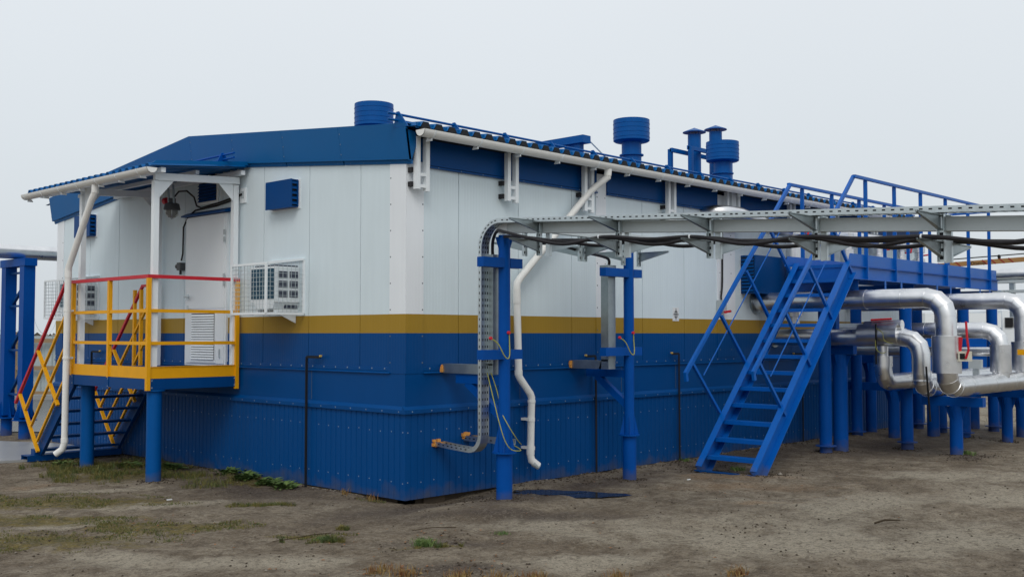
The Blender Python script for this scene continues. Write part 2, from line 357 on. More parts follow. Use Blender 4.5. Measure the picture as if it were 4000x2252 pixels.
def height(x, y):
    h = .030*fbm(x, y, .55)+.020*fbm(x+9, y, 2.2)+.009*fbm(x+3, y+7, 5)+.006*noise.noise(Vector((x*11, y*11, 1)))
    d = math.hypot(x-.4, y+.05)
    h -= .075*max(0, 1-d/1.3)                                         # soil washed out under the corner
    inside = max(0, -x if x < 0 else 0)+max(0, -y if y < 0 else 0)
    h -= .010
    if -.4 < y < .2 and x > 1.6: h += .015
    h += .105*max(0, 1-math.hypot((x-.45)/1.1, (y+1.0)/.7))**.6
    for (cx, cy) in ((8.6,-2.78),(-1.19,3.42),(3.05,-.72)):
        h += .02*max(0, 1-math.hypot(x-cx, y-cy)/.5)
    if x < -.2 and y > 6.2: h = min(h, -.012)
    for cx, cy, rx, ry, a in PUDDLES:
        if abs(x-cx) < 1.2 and abs(y-cy) < 1.2: w_ = min(1, 1.7*blob(x, y, cx, cy, rx*1.7, ry*2.0, a)); h = h*(1-.8*w_)-.042*w_
    return h
    return h
def axis(lo, hi, fine, ends):
    a = [lo+i*fine for i in range(int((hi-lo)/fine)+1)]
    st = fine
    while a[-1] < ends[1]: st = min(st*1.25, 120); a.append(a[-1]+st)
    st = fine
    while a[0] > ends[0]: st = min(st*1.25, 120); a.insert(0, a[0]-st)
    return a
gx = axis(-7, 9.5, .062, (-1400, 1400)); gy = axis(-7.5, 6.5, .062, (-1400, 1400))
gv = [(x, y, height(x, y)) for y in gy for x in gx]; nx = len(gx)
gf = [(j*nx+i, j*nx+i+1, (j+1)*nx+i+1, (j+1)*nx+i) for j in range(len(gy)-1) for i in range(nx-1)]
gm = bpy.data.meshes.new('ground'); gm.from_pydata(gv, [], gf); gm.materials.append(M['ground'])
gm.polygons.foreach_set('use_smooth', [True]*len(gf))
for nm, L in (('moss', MOSS), ('light', LIGHT), ('damp', DAMP), ('orange', ORANGE)):
    at_ = gm.attributes.new(nm, 'FLOAT', 'POINT')
    vals = []
    for (x, y, z) in gv:
        w = 0
        for (cx, cy, rx, ry, a) in L:
            if abs(x-cx) < max(rx, ry) and abs(y-cy) < max(rx, ry): w = max(w, blob(x, y, cx, cy, rx, ry, a))
        vals.append(w)
    at_.data.foreach_set('value', vals)
g = bpy.data.objects.new('ground', gm); COL.objects.link(g); tag(g, kind='structure')

pd = MB()
for cx, cy, rx, ry, fa_ in PUDDLES:
    pts = []; pz = -.027 if cx < 1.7 else -.0295
    for k in range(40):
        t = 2*math.pi*k/40; rr = 1+.18*math.sin(3*t+cx)+.10*math.sin(5*t+1)+.06*math.sin(9*t)
        a, b = 1.35*rx*rr*math.cos(t), 1.35*ry*rr*math.sin(t)
        pts.append((cx+a*math.cos(FA)-b*math.sin(FA), cy+a*math.sin(FA)+b*math.cos(FA), pz))
    pd.add(pts, [tuple(range(40))])
tag(pd.build('puddle', 'water', smooth=False), 'shallow dark rain puddles beside the near blue post', kind='structure')
road = MB(); q = [at(19.8, -60, .02), at(19.8, -7.2, .02), at(29.3, -7.2, .02), at(29.3, -60, .02)]
road.prism([tuple(p-Vector((0,0,.05))) for p in q], (0,0,.05)); tag(road.build('road', 'asphalt', smooth=False), kind='structure')
kerb = MB(); kerb.bar(at(29.6, -60, .05), at(29.6, -7.2, .05), .35, .18); tag(kerb.build('kerb', 'concrete', smooth=False), kind='structure')
slab = MB(); slab.prism([(-1.35,6.72,-.03),(-.08,7.0,-.03),(-.08,8.6,-.03),(-.66,9.83,-.03),(-3.4,9.9,-.03),(-3.2,7.3,-.03)], (0,0,.05))
tag(slab.build('path', 'concrete', smooth=False), kind='structure')

# ------------------------------------------------------------ equipment building
BL, BW = 14.1, 9.2
def roofz(y): return 4.135+.098*min(y, BW-y)
B = thing('equipment_building', 'long white blue and ochre panelled building with a low blue roof', 'building', (0,0,0))
wx = [0.0,.81,1.835,2.86,3.47,4.41,5.45,6.6,7.62,8.64,9.66,10.68,11.7,12.72,BL]
wy = [0.0,.82,1.84,2.85,3.87,4.89,5.91,6.93,7.95,BW]
w = MB()
for a, b_ in zip(wx, wx[1:]): w.box(a+.005, b_-.005, 0, .08, 1.0, 4.02, 0)
w.box(.02, BL-.02, .012, .1, 1.0, 4.0, 1)
for k in range(60):
    x = .35+.23*k
    if x < BL: w.dot((x, -.014, 1.452), .011, (0,-1,0), 2)
w.box(.25, BL, -.012, 0, 1.425, 1.47, 3); w.prism([(.25,0,1.425),(.25,-.034,1.405),(.25,-.034,1.398),(.25,0,1.398)], (BL-.25,0,0), 3)
w.build('side_wall', ['wall','seam','screw','clad_blue'], B, smooth=False)
w = MB()
for a, b_ in zip(wy, wy[1:]):
    a_, c_ = a+.005, b_-.005
    poly = [(0,a_,1.0),(0,c_,1.0),(0,c_,roofz(c_)-.04)]
    if a_ < BW/2 < c_: poly.append((0,BW/2,roofz(BW/2)-.04))
    poly.append((0,a_,roofz(a_)-.04)); w.prism(poly, (.08,0,0), 0)
w.box(.012, .1, .02, BW-.02, 1.0, 3.95, 1)
for k in range(40):
    y = .35+.23*k
    if y < BW and not 3.6 < y < 4.8: w.dot((-.014, y, 1.452), .011, (-1,0,0), 2)
for y0, y1 in ((.25,3.70),(4.79,BW)):
    w.box(-.012, 0, y0, y1, 1.425, 1.47, 3); w.prism([(0,y0,1.425),(-.034,y0,1.405),(-.034,y0,1.398),(0,y0,1.398)], (0,y1-y0,0), 3)
w.build('gable_wall', ['wall','seam','screw','clad_blue'], B, smooth=False)
w = MB(); w.box(.1, BL-.02, BW-.1, BW, 1.0, 4.0); w.prism([(BL-.1,0,1),(BL-.1,BW,1),(BL-.1,BW,4.0),(BL-.1,BW/2,4.5),(BL-.1,0,4.0)], (.1,0,0)); w.build('rear_wall', 'wall', B, smooth=False)
# skirt: profiled sheet on the base frame
def skirt(a0, a1, fixed, n_out, ax):
    s = MB(); p = []
    t = a0; out = .022
    while t < a1:
        p += [(t, out), (t+.076, out), (t+.081, out-.008), (t+.093, out-.008)]; t += .098
    p.append((a1, out))
    vs = []
    for (t, o) in p:
        for z in (0.0, .985): vs.append((t, -o, z) if ax == 'x' else (-o, t, z))
    fs = [(2*i, 2*i+2, 2*i+3, 2*i+1) for i in range(len(p)-1)]
    s.add(vs, fs, 0)
    k = 0; t = a0+.04
    while t < a1-.05:
        if k % 2 == 0:
            for z in (.19, .75):
                if random.random() < .95:
                    q_ = (t, -out, z+random.uniform(-.008, .008)) if ax == 'x' else (-out, t, z+random.uniform(-.008, .008))
                    s.dot(q_, .0085, (0,-1,0) if ax == 'x' else (-1,0,0), 1)
        k += 1; t += .098
    return s
s = skirt(-.022, BL, 0, 0, 'x'); s.build('side_skirt', ['clad_blue','screw'], B, smooth=False)
s = skirt(-.022, BW, 0, 0, 'y'); s.build('gable_skirt', ['clad_blue','screw'], B, smooth=False)
s = MB(); s.box(BL-.02, BL, -.02, BW, 0.0, 1.0); s.box(0, BL, BW, BW+.02, 0, 1); s.build('rear_skirt', 'clad_blue', B, smooth=False)
s = MB()
s.prism([(-.05,0,.955),(-.05,-.050,.955),(-.05,-.050,1.0),(-.05,0,1.045)], (BL+.05,0,0)); s.prism([(0,0,.955),(-.05,0,.955),(-.05,0,1.0),(0,0,1.045)], (0,BW,0))
for k in range(48): s.dot((.06+.29*k, -.050, .978), .009, (0,-1,0), 1)
for k in range(31): s.dot((-.050, .06+.29*k, .978), .009, (-1,0,0), 1)
s.build('drip_flashing', ['clad_blue','screw'], B, smooth=False)
s = MB(); s.box(.06, BL-.1, .06, .2, -.3, .5); s.box(.06, .2, .06, BW-.1, -.3, .5)
for k in range(7): s.box(.3+k*2, .62+k*2, .0+.02, .3, -.4, 0.05)
s.build('base_frame', 'clod', B, smooth=False)
# plinth band between skirt and panels stands in front of the panel foot
s = MB(); s.box(-.006, BL, -.010, -.001, 1.02, 1.398); s.box(-.010, -.001, -.006, BW, 1.02, 1.398)
for x in (1.85,3.9,5.2,7.9,10.6): s.box(x, x+.004, -.0125, -.0101, 1.05, 1.398, 1)
for y in (1.75,3.9,6.0,8.1): s.box(-.0125, -.0101, y, y+.004, 1.05, 1.398, 1)
s.build('plinth_band', ['clad_blue','seam'], B, smooth=False)
def trim(x0, x1, y0, y1, z0, z1, scr, ax):
    t = MB(); t.box(x0, x1, y0, y1, z0, z1, 0)
    z = z0+.12
    while z < z1-.15:
        for c in scr:
            t.dot((c, y0, z) if ax == 'x' else (x0, c, z), .010, (0,-1,0) if ax == 'x' else (-1,0,0), 1)
        z += .30
    t.build('corner_trim', ['trim','screw_dark'], B, smooth=False)
trim(-.0145, .25, -.0145, -.0005, 1.40, 3.80, (.235,), 'x'); trim(-.0145, -.0005, -.0006, .27, 1.40, 3.82, (.255,), 'y')
trim(3.36, 3.58, -.010, -.0005, 1.48, 4.02, (3.385, 3.555), 'x'); trim(6.34, 6.86, -.010, -.0005, 1.48, 4.02, (6.42, 6.74), 'x')
trim(-.010, -.0005, 8.95, BW+.01, 1.48, 3.80, (8.98,), 'y')
# frieze under the eave
for x0, x1 in ((.25,3.36),(3.58,6.34),(6.86,BL)):
    t = MB(); t.box(x0+.002, x1-.002, -.028, -.0005, 3.775, 4.09); t.prism([(x0,-.0006,3.775),(x0,-.045,3.765),(x0,-.045,3.745),(x0,-.0006,3.745)], (x1-x0,0,0))
    x = x0+.2
    while x < x1: t.dot((x, -.045, 3.755), .009, (0,-1,0), 1); x += .36
    t.build('frieze_board', ['clad_blue','screw'], B, smooth=False)
# gable fascia: leaning boards
def gable_board(y0, y1):
    t = MB(); top0, top1 = roofz(y0)+.065, roofz(y1)+.065; b0, b1 = roofz(y0)-.335, roofz(y1)-.335
    t.add([(-.125,y0,top0),(-.125,y1,top1),(-.062,y1,b1),(-.062,y0,b0),(-.10,y0,top0),(-.10,y1,top1),(-.03,y1,b1),(-.03,y0,b0)],
          [(0,1,2,3),(7,6,5,4),(0,4,5,1),(1,5,6,2),(2,6,7,3),(3,7,4,0)])
    t.add([(-.125,y0,top0),(-.125,y1,top1),(.05,y1,top1+.004),(.05,y0,top0+.004)], [(0,3,2,1)])
    t.add([(-.03,y0+.01,b0),(-.03,y1-.01,b1),(-.018,y1-.01,b1-.045),(-.018,y0+.01,b0-.045),(-.0005,y0+.01,b0),(-.0005,y1-.01,b1),(-.0005,y1-.01,b1-.045),(-.0005,y0+.01,b0-.045)],
          [(0,1,2,3),(7,6,5,4),(1,5,6,2),(2,6,7,3),(3,7,4,0)])
    for f in (.1,.3,.5,.7,.9):
        y = y0+(y1-y0)*f; t.dot((-.020, y, roofz(y)-.36), .009, (-1,0,0), 1)
    for z in (.02,.14,.26): t.dot((-.115+.03*z/.26, y1-.02, b1+.33-z), .008, (-1,0,0), 1)
    t.build('gable_fascia', ['roofblue','screw'], B, smooth=False)
gy_ = [-.12,1.12,2.31,3.5,BW/2,5.8,6.95,8.1,BW+.12]
for a, b_ in zip(gy_, gy_[1:]): gable_board(a, b_-.004)
t = MB(); t.prism([(-.125,-.12,4.13),(-.065,-.12,3.78),(-.03,-.12,3.78),(.1,-.12,4.10)], (0,.01,0)); t.box(-.03, .25, -.035, -.0145, 3.80, 4.09)
t.build('eave_return', 'roofblue', B, smooth=False)
# roof sheets
def roofsheet(y0, y1, z0, z1, nm):
    t = MB(); p = []; x = -.10
    while x < BL+.1: p += [(x,0),(x+.045,0),(x+.082,.058),(x+.163,.058),(x+.198,0)]; x += .20
    vs = []
    for (x, dz) in p: vs += [(x,y0,z0+dz),(x,y1,z1+dz),(x,y0,z0+dz-.006),(x,y1,z1+dz-.006)]
    fs = []
    for i in range(len(p)-1):
        a = 4*i; fs += [(a,a+4,a+5,a+1),(a+2,a+3,a+7,a+6),(a,a+2,a+6,a+4)]
    t.add(vs, fs); o = t.build(nm, 'roofblue', B, smooth=False); return o
R1 = roofsheet(-.30, BW/2, roofz(0)+.004, roofz(BW/2), 'roof'); R2 = roofsheet(BW+.30, BW/2, roofz(0)-.05, roofz(BW/2)-.002, 'roof')
t = MB(); t.box(-.1, BL+.1, BW/2-.15, BW/2+.15, roofz(BW/2)+.045, roofz(BW/2)+.055); t.build('ridge_cap', 'roofblue', R1, smooth=False)
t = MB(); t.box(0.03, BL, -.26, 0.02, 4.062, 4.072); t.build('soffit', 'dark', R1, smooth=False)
t = MB(); x = -.10
while x < BL+.1: t.prism([(x+.048,-.304,4.112),(x+.084,-.304,4.190),(x+.161,-.304,4.190),(x+.197,-.304,4.112)], (0,.035,0)); x += .20
o = t.build('rib_shade_fill', 'dark', R1, smooth=False); o['kind'] = 'stuff'  # dark fill painting the shade inside the open rib ends
t = MB(); t.box(-.09, BL+.08, -.266, -.258, 4.12, 4.186); t.build('comb_filler', 'roofblue', R1, smooth=False)
# snow guard
t = MB()
for (y, z) in ((.02,4.305),(.02,4.235)): t.tube([(-.26,y,z),(5.2,y,z),(BL-.2,y,z)], .015, 8)
x = -.12
while x < BL-.3:
    t.prism([(x,-.16,4.15),(x,.09,4.16),(x,.04,4.335),(x,-.0,4.335)], (.014,0,0)); x += .86
t.build('snow_guard', 'stack_blue', R1)
# eave gutter
def gutter(x0, x1, y, z, r, nm, par, along='x'):
    t = MB(); sec = []
    for k in range(13): a = math.pi+math.pi*k/12; sec.append((r*math.cos(a), r*math.sin(a)))
    for k in range(13): a = 2*math.pi-math.pi*k/12; sec.append(((r-.005)*math.cos(a), (r-.005)*math.sin(a)+.001))
    if along == 'x': path = [((x0,y,z),(0,1,0),(0,0,1)),((x1,y,z),(0,1,0),(0,0,1))]
    else: path = [((y,x0,z),(-1,0,0),(0,0,1)),((y,x1,z),(-1,0,0),(0,0,1))]
    t.sweep(sec, path)
    cs = [(r*math.cos(math.pi+math.pi*k/12), r*math.sin(math.pi+math.pi*k/12)) for k in range(13)]
    for xe in (x0, x1):
        t.prism([(xe,y+a,z+b_) if along == 'x' else (y-a,xe,z+b_) for a, b_ in cs], (.006,0,0) if along == 'x' else (0,.006,0))
    return t
G1 = gutter(-.09, BL+.05, -.335, 4.092, .078, '', B).build('gutter', 'pvc', B)
x = .06
while x < BL:
    t = MB()
    sec = [(.083*math.cos(math.pi+math.pi*k/10), .083*math.sin(math.pi+math.pi*k/10)) for k in range(11)]+[(.0785*math.cos(2*math.pi-math.pi*k/10), .0785*math.sin(2*math.pi-math.pi*k/10)) for k in range(11)]
    t.sweep(sec, [((x,-.335,4.092),(0,1,0),(0,0,1)),((x+.020,-.335,4.092),(0,1,0),(0,0,1))])
    t.prism([(x,-.345,4.012),(x,-.28,4.02),(x,-.255,3.985),(x,-.345,3.985)], (.02,0,0)); x += .72
    t.build('gutter_clip', 'white', G1)
# downspout on the side wall
t = MB(); rr = .045
t.tube([(3.22,-.335,4.03),(3.22,-.32,3.92),(3.18,-.22,3.84),(3.07,-.13,3.72),(1.76,-.10,2.53),(1.71,-.10,2.47),(1.70,-.10,2.41),(1.735,-.10,1.34),(1.75,-.11,1.30),(1.90,-.14,1.11),(1.925,-.14,1.06),(1.905,-.14,.36),(1.915,-.15,.29),(1.985,-.20,.22)], rr, 16, cap=False)
for p, q in (((1.70,-.10,2.40),(1.706,-.10,2.22)),((1.907,-.14,.47),(1.905,-.14,.36)),((3.22,-.335,4.03),(3.22,-.325,3.94)),((1.732,-.10,1.40),(1.734,-.10,1.34)),((1.925,-.14,1.03),(1.924,-.14,1.0))):
    t.tube([p, q], rr+.005, 16)
t.tube([(1.925,-.165,.258),(1.99,-.205,.212)], rr-.003, 16, mi=1, cap=False)
for z in (.78,.43): t.box(1.86, 1.93, -.16, -.02, z, z+.03); t.tube([(1.912,-.14,z-.01),(1.913,-.14,z+.03)], rr+.007, 16)
t.build('downspout', ['pvc','grey'], B)
# eave brackets of square tube with black feet
def eave_bracket(x):
    t = MB()
    for dx in (.045,.185): t.box(x+dx-.027, x+dx+.027, -.135, -.075, 3.47-.015*(dx > .1), 4.06)
    t.box(x+.0721, x+.1579, -.13, -.08, 3.62, 3.655); t.box(x+.0721, x+.1579, -.13, -.08, 3.49, 3.525)
    o = t.build('eave_bracket', 'white', B, smooth=False)
    for z in (3.50,3.66): u = MB(); u.box(x-.012, x+.035, -.0745, -.0005, z, z+.055); u.build('spacer_foot', 'black', o, smooth=False)
for x in (.02,1.49,2.96,4.86,6.44,6.62,8.4,10.0,11.6): eave_bracket(x)
# roof ventilators
def ventilator(x, y):
    z0 = roofz(y)
    t = MB(); t.lathe((x,y,0), [(.175,z0-.2),(.175,5.0),(.215,5.0),(.215,5.02),(.175,5.02),(.175,5.26)], 28)
    o = t.build('ventilator_stack', 'stack_blue', R1)
    u = MB(); P_ = [(.16,5.235),(.30,5.25),(.322,5.265)]
    for z in (5.32,5.40,5.48,5.56): P_ += [(.322,z-.006),(.327,z-.004),(.327,z+.003),(.322,z+.006)]
    P_ += [(.322,5.636),(.30,5.64)]
    u.lathe((x,y,0), P_, 40); u.build('ventilator_drum', 'stack_blue', o)
for x, y in ((3.23,4.6),(7.21,2.3),(10.18,2.3)): ventilator(x, y)
for x, zt in ((10.54,5.95),(11.34,6.12)):
    t = MB(); t.lathe((x,3.2,0), [(.135,roofz(3.2)-.2),(.135,5.1),(.142,5.1),(.142,5.12),(.135,5.12),(.135,zt)], 24); o = t.build('flue_stack', 'stack_blue', R1)
    u = MB(); u.lathe((x,3.2,0), [(.01,zt+.12),(.235,zt+.055),(.24,zt+.045),(.0,zt+.06)], 24)
    u.lathe((x,3.2,0), [(.002,zt+.15),(.235,zt+.06),(.24,zt+.05)], 24)
    for a in (0.4,2.5,4.6): u.tube([(x+.11*math.cos(a),3.2+.11*math.sin(a),zt-.1),(x+.11*math.cos(a),3.2+.11*math.sin(a),zt+.09)], .008, 6)
    u.build('rain_cap', 'stack_blue', o)
t = MB()
for y in (2.95,3.45): t.box(10.0,10.08,y-.04,y+.04,roofz(3)-.05,5.62)
for y in (2.99,3.41): t.box(10.0,11.6,y-.03,y+.03,5.56,5.64); t.box(10.0,11.6,y-.03,y+.03,4.72,4.78)
t.box(11.52,11.6,2.95,3.03,4.3,5.56); t.box(11.52,11.6,3.38,3.45,4.3,5.56)
t.build('flue_frame', 'stack_blue', R1, smooth=False)
# roof hoist
t = MB(); t.box(4.16,4.26,.95,1.05,4.15,4.66); t.prism([(4.12,.85,4.66),(4.30,.85,4.66),(4.30,.85,4.77),(4.12,.85,4.77)], (0,1.55,0)); t.prism([(4.17,1.05,4.45),(4.17,1.3,4.66),(4.17,1.05,4.66)], (.08,0,0))
t.tube([(4.26,.9,4.75),(4.66,.55,4.22)], .012, 6, mi=1); t.box(4.14,4.28,.95,1.6,4.28,4.32); t.tube([(4.2,1.4,4.66),(4.2,1.4,4.35)], .01, 6, mi=1)
t.build('roof_hoist', ['stack_blue','galv'], R1, smooth=False)
# gable door
t = MB(); t.box(-.035,-.0005,3.70,4.79,1.405,3.50); o = t.build('door_frame', 'white', B, smooth=False)
t = MB(); t.box(-.050,-.0355,3.735,4.755,2.20,3.44); t.box(-.050,-.0355,3.735,4.755,1.44,2.19); D = t.build('door', 'white', B, smooth=False)
t = MB(); t.box(-.058,-.0505,3.92,4.60,1.45,2.165); t.box(-.062,-.0585,3.955,4.565,1.49,2.13,1)
k = 0
for k in range(18):
    z = 1.495+k*.035; t.prism([(-.0622,3.96,z),(-.076,3.96,z-.002),(-.076,3.96,z+.004),(-.0622,3.96,z+.026)], (0,.60,0), 0)
t.build('louvre', ['white','dark'], D, smooth=False)
t = MB(); t.tube([(-.05,4.70,2.37),(-.10,4.70,2.37),(-.10,4.58,2.37)], .011, 8); t.box(-.054,-.0502,4.66,4.74,2.33,2.41); t.box(-.054,-.0502,4.675,4.725,2.17,2.25); t.box(-.066,-.0502,3.81,3.83,1.52,1.64)
t.build('handle', 'galv', D)
t = MB()
for z in (3.2,3.1,2.6,2.5): t.box(-.065,-.0502,3.715,3.745,z,z+.07)
t.build('hinge', 'grey', D, smooth=False)
t = MB(); t.prism([(-.0005,3.66,3.575),(-.10,3.66,3.53),(-.10,3.66,3.51),(-.0005,3.66,3.51)], (0,1.17,0)); t.build('door_drip_rail', 'clad_blue', B, smooth=False)
# louvres above the door
t = MB(); t.box(-.02,-.0005,3.97,4.51,3.66,4.09); o = t.build('louvre_frame', 'white', B, smooth=False)
t = MB(); t.box(-.026,-.0205,4.01,4.47,3.70,4.06,1)
for k in range(8):
    z = 3.705+k*.044; t.prism([(-.0262,4.015,z),(-.05,4.015,z-.01),(-.05,4.015,z-.004),(-.0262,4.015,z+.03)], (0,.45,0))
t.build('louvre', ['stair_blue','dark'], o, smooth=False)
# gable vent hoods
def vent_hood(y):
    t = MB(); t.box(-.012,-.0005,y-.03,y+.62,3.42,3.80); o = t.build('vent_flange', 'white', B, smooth=False)
    u = MB(); u.box(-.125,-.110,y,y+.575,3.435,3.79); u.box(-.11,-.0125,y+.01,y+.56,3.775,3.788); u.box(-.11,-.0125,y+.545,y+.56,3.45,3.775); u.box(-.11,-.0125,y+.01,y+.56,3.44,3.452)
    u.box(-.109,-.0125,y+.03,y+.545,3.453,3.774,1); u.box(-.030,-.0125,y,y+.03,3.45,3.775)
    for k in range(5): z = 3.47+k*.065; u.prism([(-.109,y+.0,z),(-.109,y+.028,z+.035),(-.109,y+.028,z+.042),(-.109,y+.0,z+.008)], (.08,0,0))
    u.build('vent_hood', ['stair_blue','dark'], o, smooth=False)
vent_hood(2.06); vent_hood(2.06+5.66)
# side wall louvre box
t = MB(); t.box(7.04,8.9,-.27,-.0005,2.49,3.10); t.box(7.035,7.0399,-.25,-.02,2.52,3.07,1)
for k in range(10): z = 2.53+k*.054; t.prism([(7.034,-.245,z),(7.012,-.245,z-.008),(7.012,-.245,z-.002),(7.034,-.245,z+.03)], (0,.22,0))
t.box(7.02,7.05,-.005,.0-.0006,2.47,3.12,2)
t.build('intake_box', ['clad_blue','dark','white'], B, smooth=False)
# wall tag with axis symbol
t = MB(); t.box(5.148,5.304,-.006,-.0005,2.035,2.235); sg = t.build('survey_mark_plate', 'signwhite', B, smooth=False)
t = MB(); cx, cz = 5.226, 2.133
t.box(cx-.006,cx+.006,-.0085,-.0062,2.05,2.222); t.box(cx-.062,cx+.062,-.0087,-.0088-.001,cz-.007,cz+.007)
for sx_ in (-1,1):
    t.prism([(cx+sx_*.008,-.0085,cz+.05),(cx+sx_*.022,-.0085,cz+.052),(cx+sx_*.040,-.0085,cz+.022),(cx+sx_*.022,-.0085,cz+.020)], (0,.002,0))
    t.prism([(cx+sx_*.008,-.0085,cz-.052),(cx+sx_*.024,-.0085,cz-.050),(cx+sx_*.040,-.0085,cz-.022),(cx+sx_*.024,-.0085,cz-.024)], (0,.002,0))
t.build('survey_mark', 'deepdark', sg, smooth=False)
# earthing strips: thin dark bars down the walls
def strip(pts, lab):
    t = MB()
    for a, b_ in zip(pts, pts[1:]): t.bar(a, b_, .032, .010, up=(0,-1,0) if abs(a[0]-b_[0]) > 0 or a[1] == b_[1] else (0,-1,0))
    o = t.build('earthing_strip', 'dark', B, smooth=False); o['label'] = lab
    u = MB(); p = Vector(pts[0]); u.box(p.x-.013,p.x+.013,p.y-.013,p.y+.013,p.z+.004,p.z+.026); u.build('terminal_cap', 'brass', o, smooth=False)
strip([(3.07,-.065,1.55),(3.27,-.07,1.55),(3.28,-.07,-.05)], 'dark strip behind the second rack post')
strip([(5.03,-.065,1.555),(5.205,-.07,1.555),(5.21,-.07,-.05)], 'dark strip left of the blue stairs')
strip([(-.065,1.50,1.565),(-.07,1.78,1.565),(-.07,1.78,-.06)], 'dark strip on the gable end')
strip([(-.065,7.40,1.56),(-.07,7.68,1.56),(-.07,7.68,-.06)], 'dark strip behind the entrance stairs')
strip([(8.6,-.065,1.5),(8.9,-.07,1.5),(8.9,-.07,-.05)], 'dark strip behind the stair treads')

# ------------------------------------------------------------ window air conditioners in wire cages
def aircon(y0):
    T_ = thing('air_conditioner', 'white box air conditioner inside the near wire cage beside the door', 'air conditioner', (0,y0,2.10), 'air conditioners on the gable wall')
    t = MB(); t.box(-.36,-.0005,y0+.10,y0+.66,2.24,2.68); t.prism([(-.36,y0+.16,2.16),(-.36,y0+.50,2.16),(-.36,y0+.58,2.24),(-.36,y0+.12,2.24)], (.36,0,0)); t.build('casing', 'white', T_, smooth=False)
    t = MB(); t.box(-.366,-.3605,y0+.13,y0+.63,2.28,2.655); t.build('condenser_grille', 'acglass', T_, smooth=False)
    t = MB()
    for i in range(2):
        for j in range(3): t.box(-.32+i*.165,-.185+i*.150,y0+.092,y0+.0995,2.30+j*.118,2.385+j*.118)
    t.box(-.20,-.02,y0+.135,y0+.1505,2.165,2.235); t.box(-.33,-.02,y0+.12,y0+.60,2.682,2.70); t.build('side_vents_and_dark_bands', 'ventgrey', T_, smooth=False)  # beside the vents, a dark low box and a dark band on top
    t = MB(); t.box(-.34,-.0005,y0+.14,y0+.17,2.115,2.15); t.box(-.34,-.0005,y0+.52,y0+.55,2.115,2.15); t.prism([(-.34,y0+.155,2.12),(-.02,y0+.155,1.98),(-.02,y0+.155,2.12)], (0,.01,0)); t.box(-.345,-.31,y0+.1,y0+.6,2.08,2.115)
    t.build('wall_bracket', 'white', T_, smooth=False)
    return T_
def cage(y0):
    T_ = thing('wire_cage', 'white framed wire mesh cage on the wall right of the door', 'cage', (0,y0,2.09), 'wire cages on the gable wall')
    W, Dp, za, zb, zc = .76, .56, 2.095, 2.70, 2.775
    t = MB()
    def b(p, q, r_=.026): t.bar(p, q, r_, r_)
    for y in (y0, y0+W): b((-Dp,y,za),(-Dp,y,zb)); b((-.014,y,za),(-.014,y,zc)); b((-Dp,y,za),(-.014,y,za)); b((-Dp,y,zb),(-.014,y,zc))
    b((-Dp,y0,za),(-Dp,y0+W,za)); b((-Dp,y0,zb),(-Dp,y0+W,zb)); b((-.014,y0,zc),(-.014,y0+W,zc))
    t.build('frame', 'white', T_, smooth=False)
    t = MB(); n = 11; wr = .0042
    for i in range(1, n):
        y = y0+W*i/n; t.bar((-Dp,y,za),(-Dp,y,zb),wr,wr); t.bar((-Dp,y,za),(-.014,y,za),wr,wr)
    for i in range(1, 11):
        z = za+(zb-za)*i/11; t.bar((-Dp-.003,y0,z),(-Dp-.003,y0+W,z),wr,wr)
        for y in (y0,y0+W): t.bar((-Dp,y,z),(-.014,y,z),wr,wr)
    for i in range(1, 9):
        x = -Dp+(Dp-.014)*i/9
        for y in (y0,y0+W): t.bar((x,y+.003,za),(x,y+.003,zb+(zc-zb)*i/9),wr,wr)
    t.build('wire_mesh', 'galv_beam', T_, smooth=False)
    return T_
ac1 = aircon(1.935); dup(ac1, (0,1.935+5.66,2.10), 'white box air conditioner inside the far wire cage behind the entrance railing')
cg1 = cage(1.935); dup(cg1, (0,1.935+5.66,2.09), 'white framed wire mesh cage at the far end behind the white downspout')

# ------------------------------------------------------------ entrance platform, stairs, canopy
E_ = thing('entrance_platform', 'raised entrance platform with yellow guard rails and red top rail at the door', 'platform', (-.65,4.4,0))
XC, YA, YB = -1.325, 3.37, 5.56
for (x, y) in ((-1.19,3.45),(-1.13,5.46)):
    t = MB(); t.lathe((x,y,0), [(.093,-.35),(.093,1.13),(.13,1.13),(.13,1.145)], 24); t.build('pile', 'pile_blue', E_)
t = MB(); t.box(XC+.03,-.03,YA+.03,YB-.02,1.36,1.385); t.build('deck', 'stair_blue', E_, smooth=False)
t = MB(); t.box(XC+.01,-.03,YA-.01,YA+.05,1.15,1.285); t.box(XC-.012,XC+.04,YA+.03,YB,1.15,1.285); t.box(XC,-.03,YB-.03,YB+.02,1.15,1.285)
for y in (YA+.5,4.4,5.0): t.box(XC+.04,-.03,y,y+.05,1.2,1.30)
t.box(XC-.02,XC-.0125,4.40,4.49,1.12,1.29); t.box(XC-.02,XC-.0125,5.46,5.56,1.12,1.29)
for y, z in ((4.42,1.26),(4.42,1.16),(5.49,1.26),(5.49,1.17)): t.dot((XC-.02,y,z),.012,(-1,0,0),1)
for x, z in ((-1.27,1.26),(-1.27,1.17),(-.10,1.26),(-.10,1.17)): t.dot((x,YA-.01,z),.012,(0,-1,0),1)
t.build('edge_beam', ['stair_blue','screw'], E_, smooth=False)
t = MB(); t.box(XC+.02,-.06,YA-.006,YA,1.287,1.435); t.box(XC-.006,XC,YA+.02,YB,1.287,1.435); t.box(XC+.02,-.06,YA-.016,YA-.006,1.43,1.437); t.build('toe_board', 'yellow', E_, smooth=False)
for (x, y, zb) in ((XC,YA,1.14),(XC,4.43,1.28),(XC,YB-.03,1.28),(-.07,YA,1.12)):
    t = MB(); t.box(x-.025,x+.025,y-.025,y+.025,zb,2.545); t.build('rail_post', 'yellow', E_, smooth=False)
t = MB()
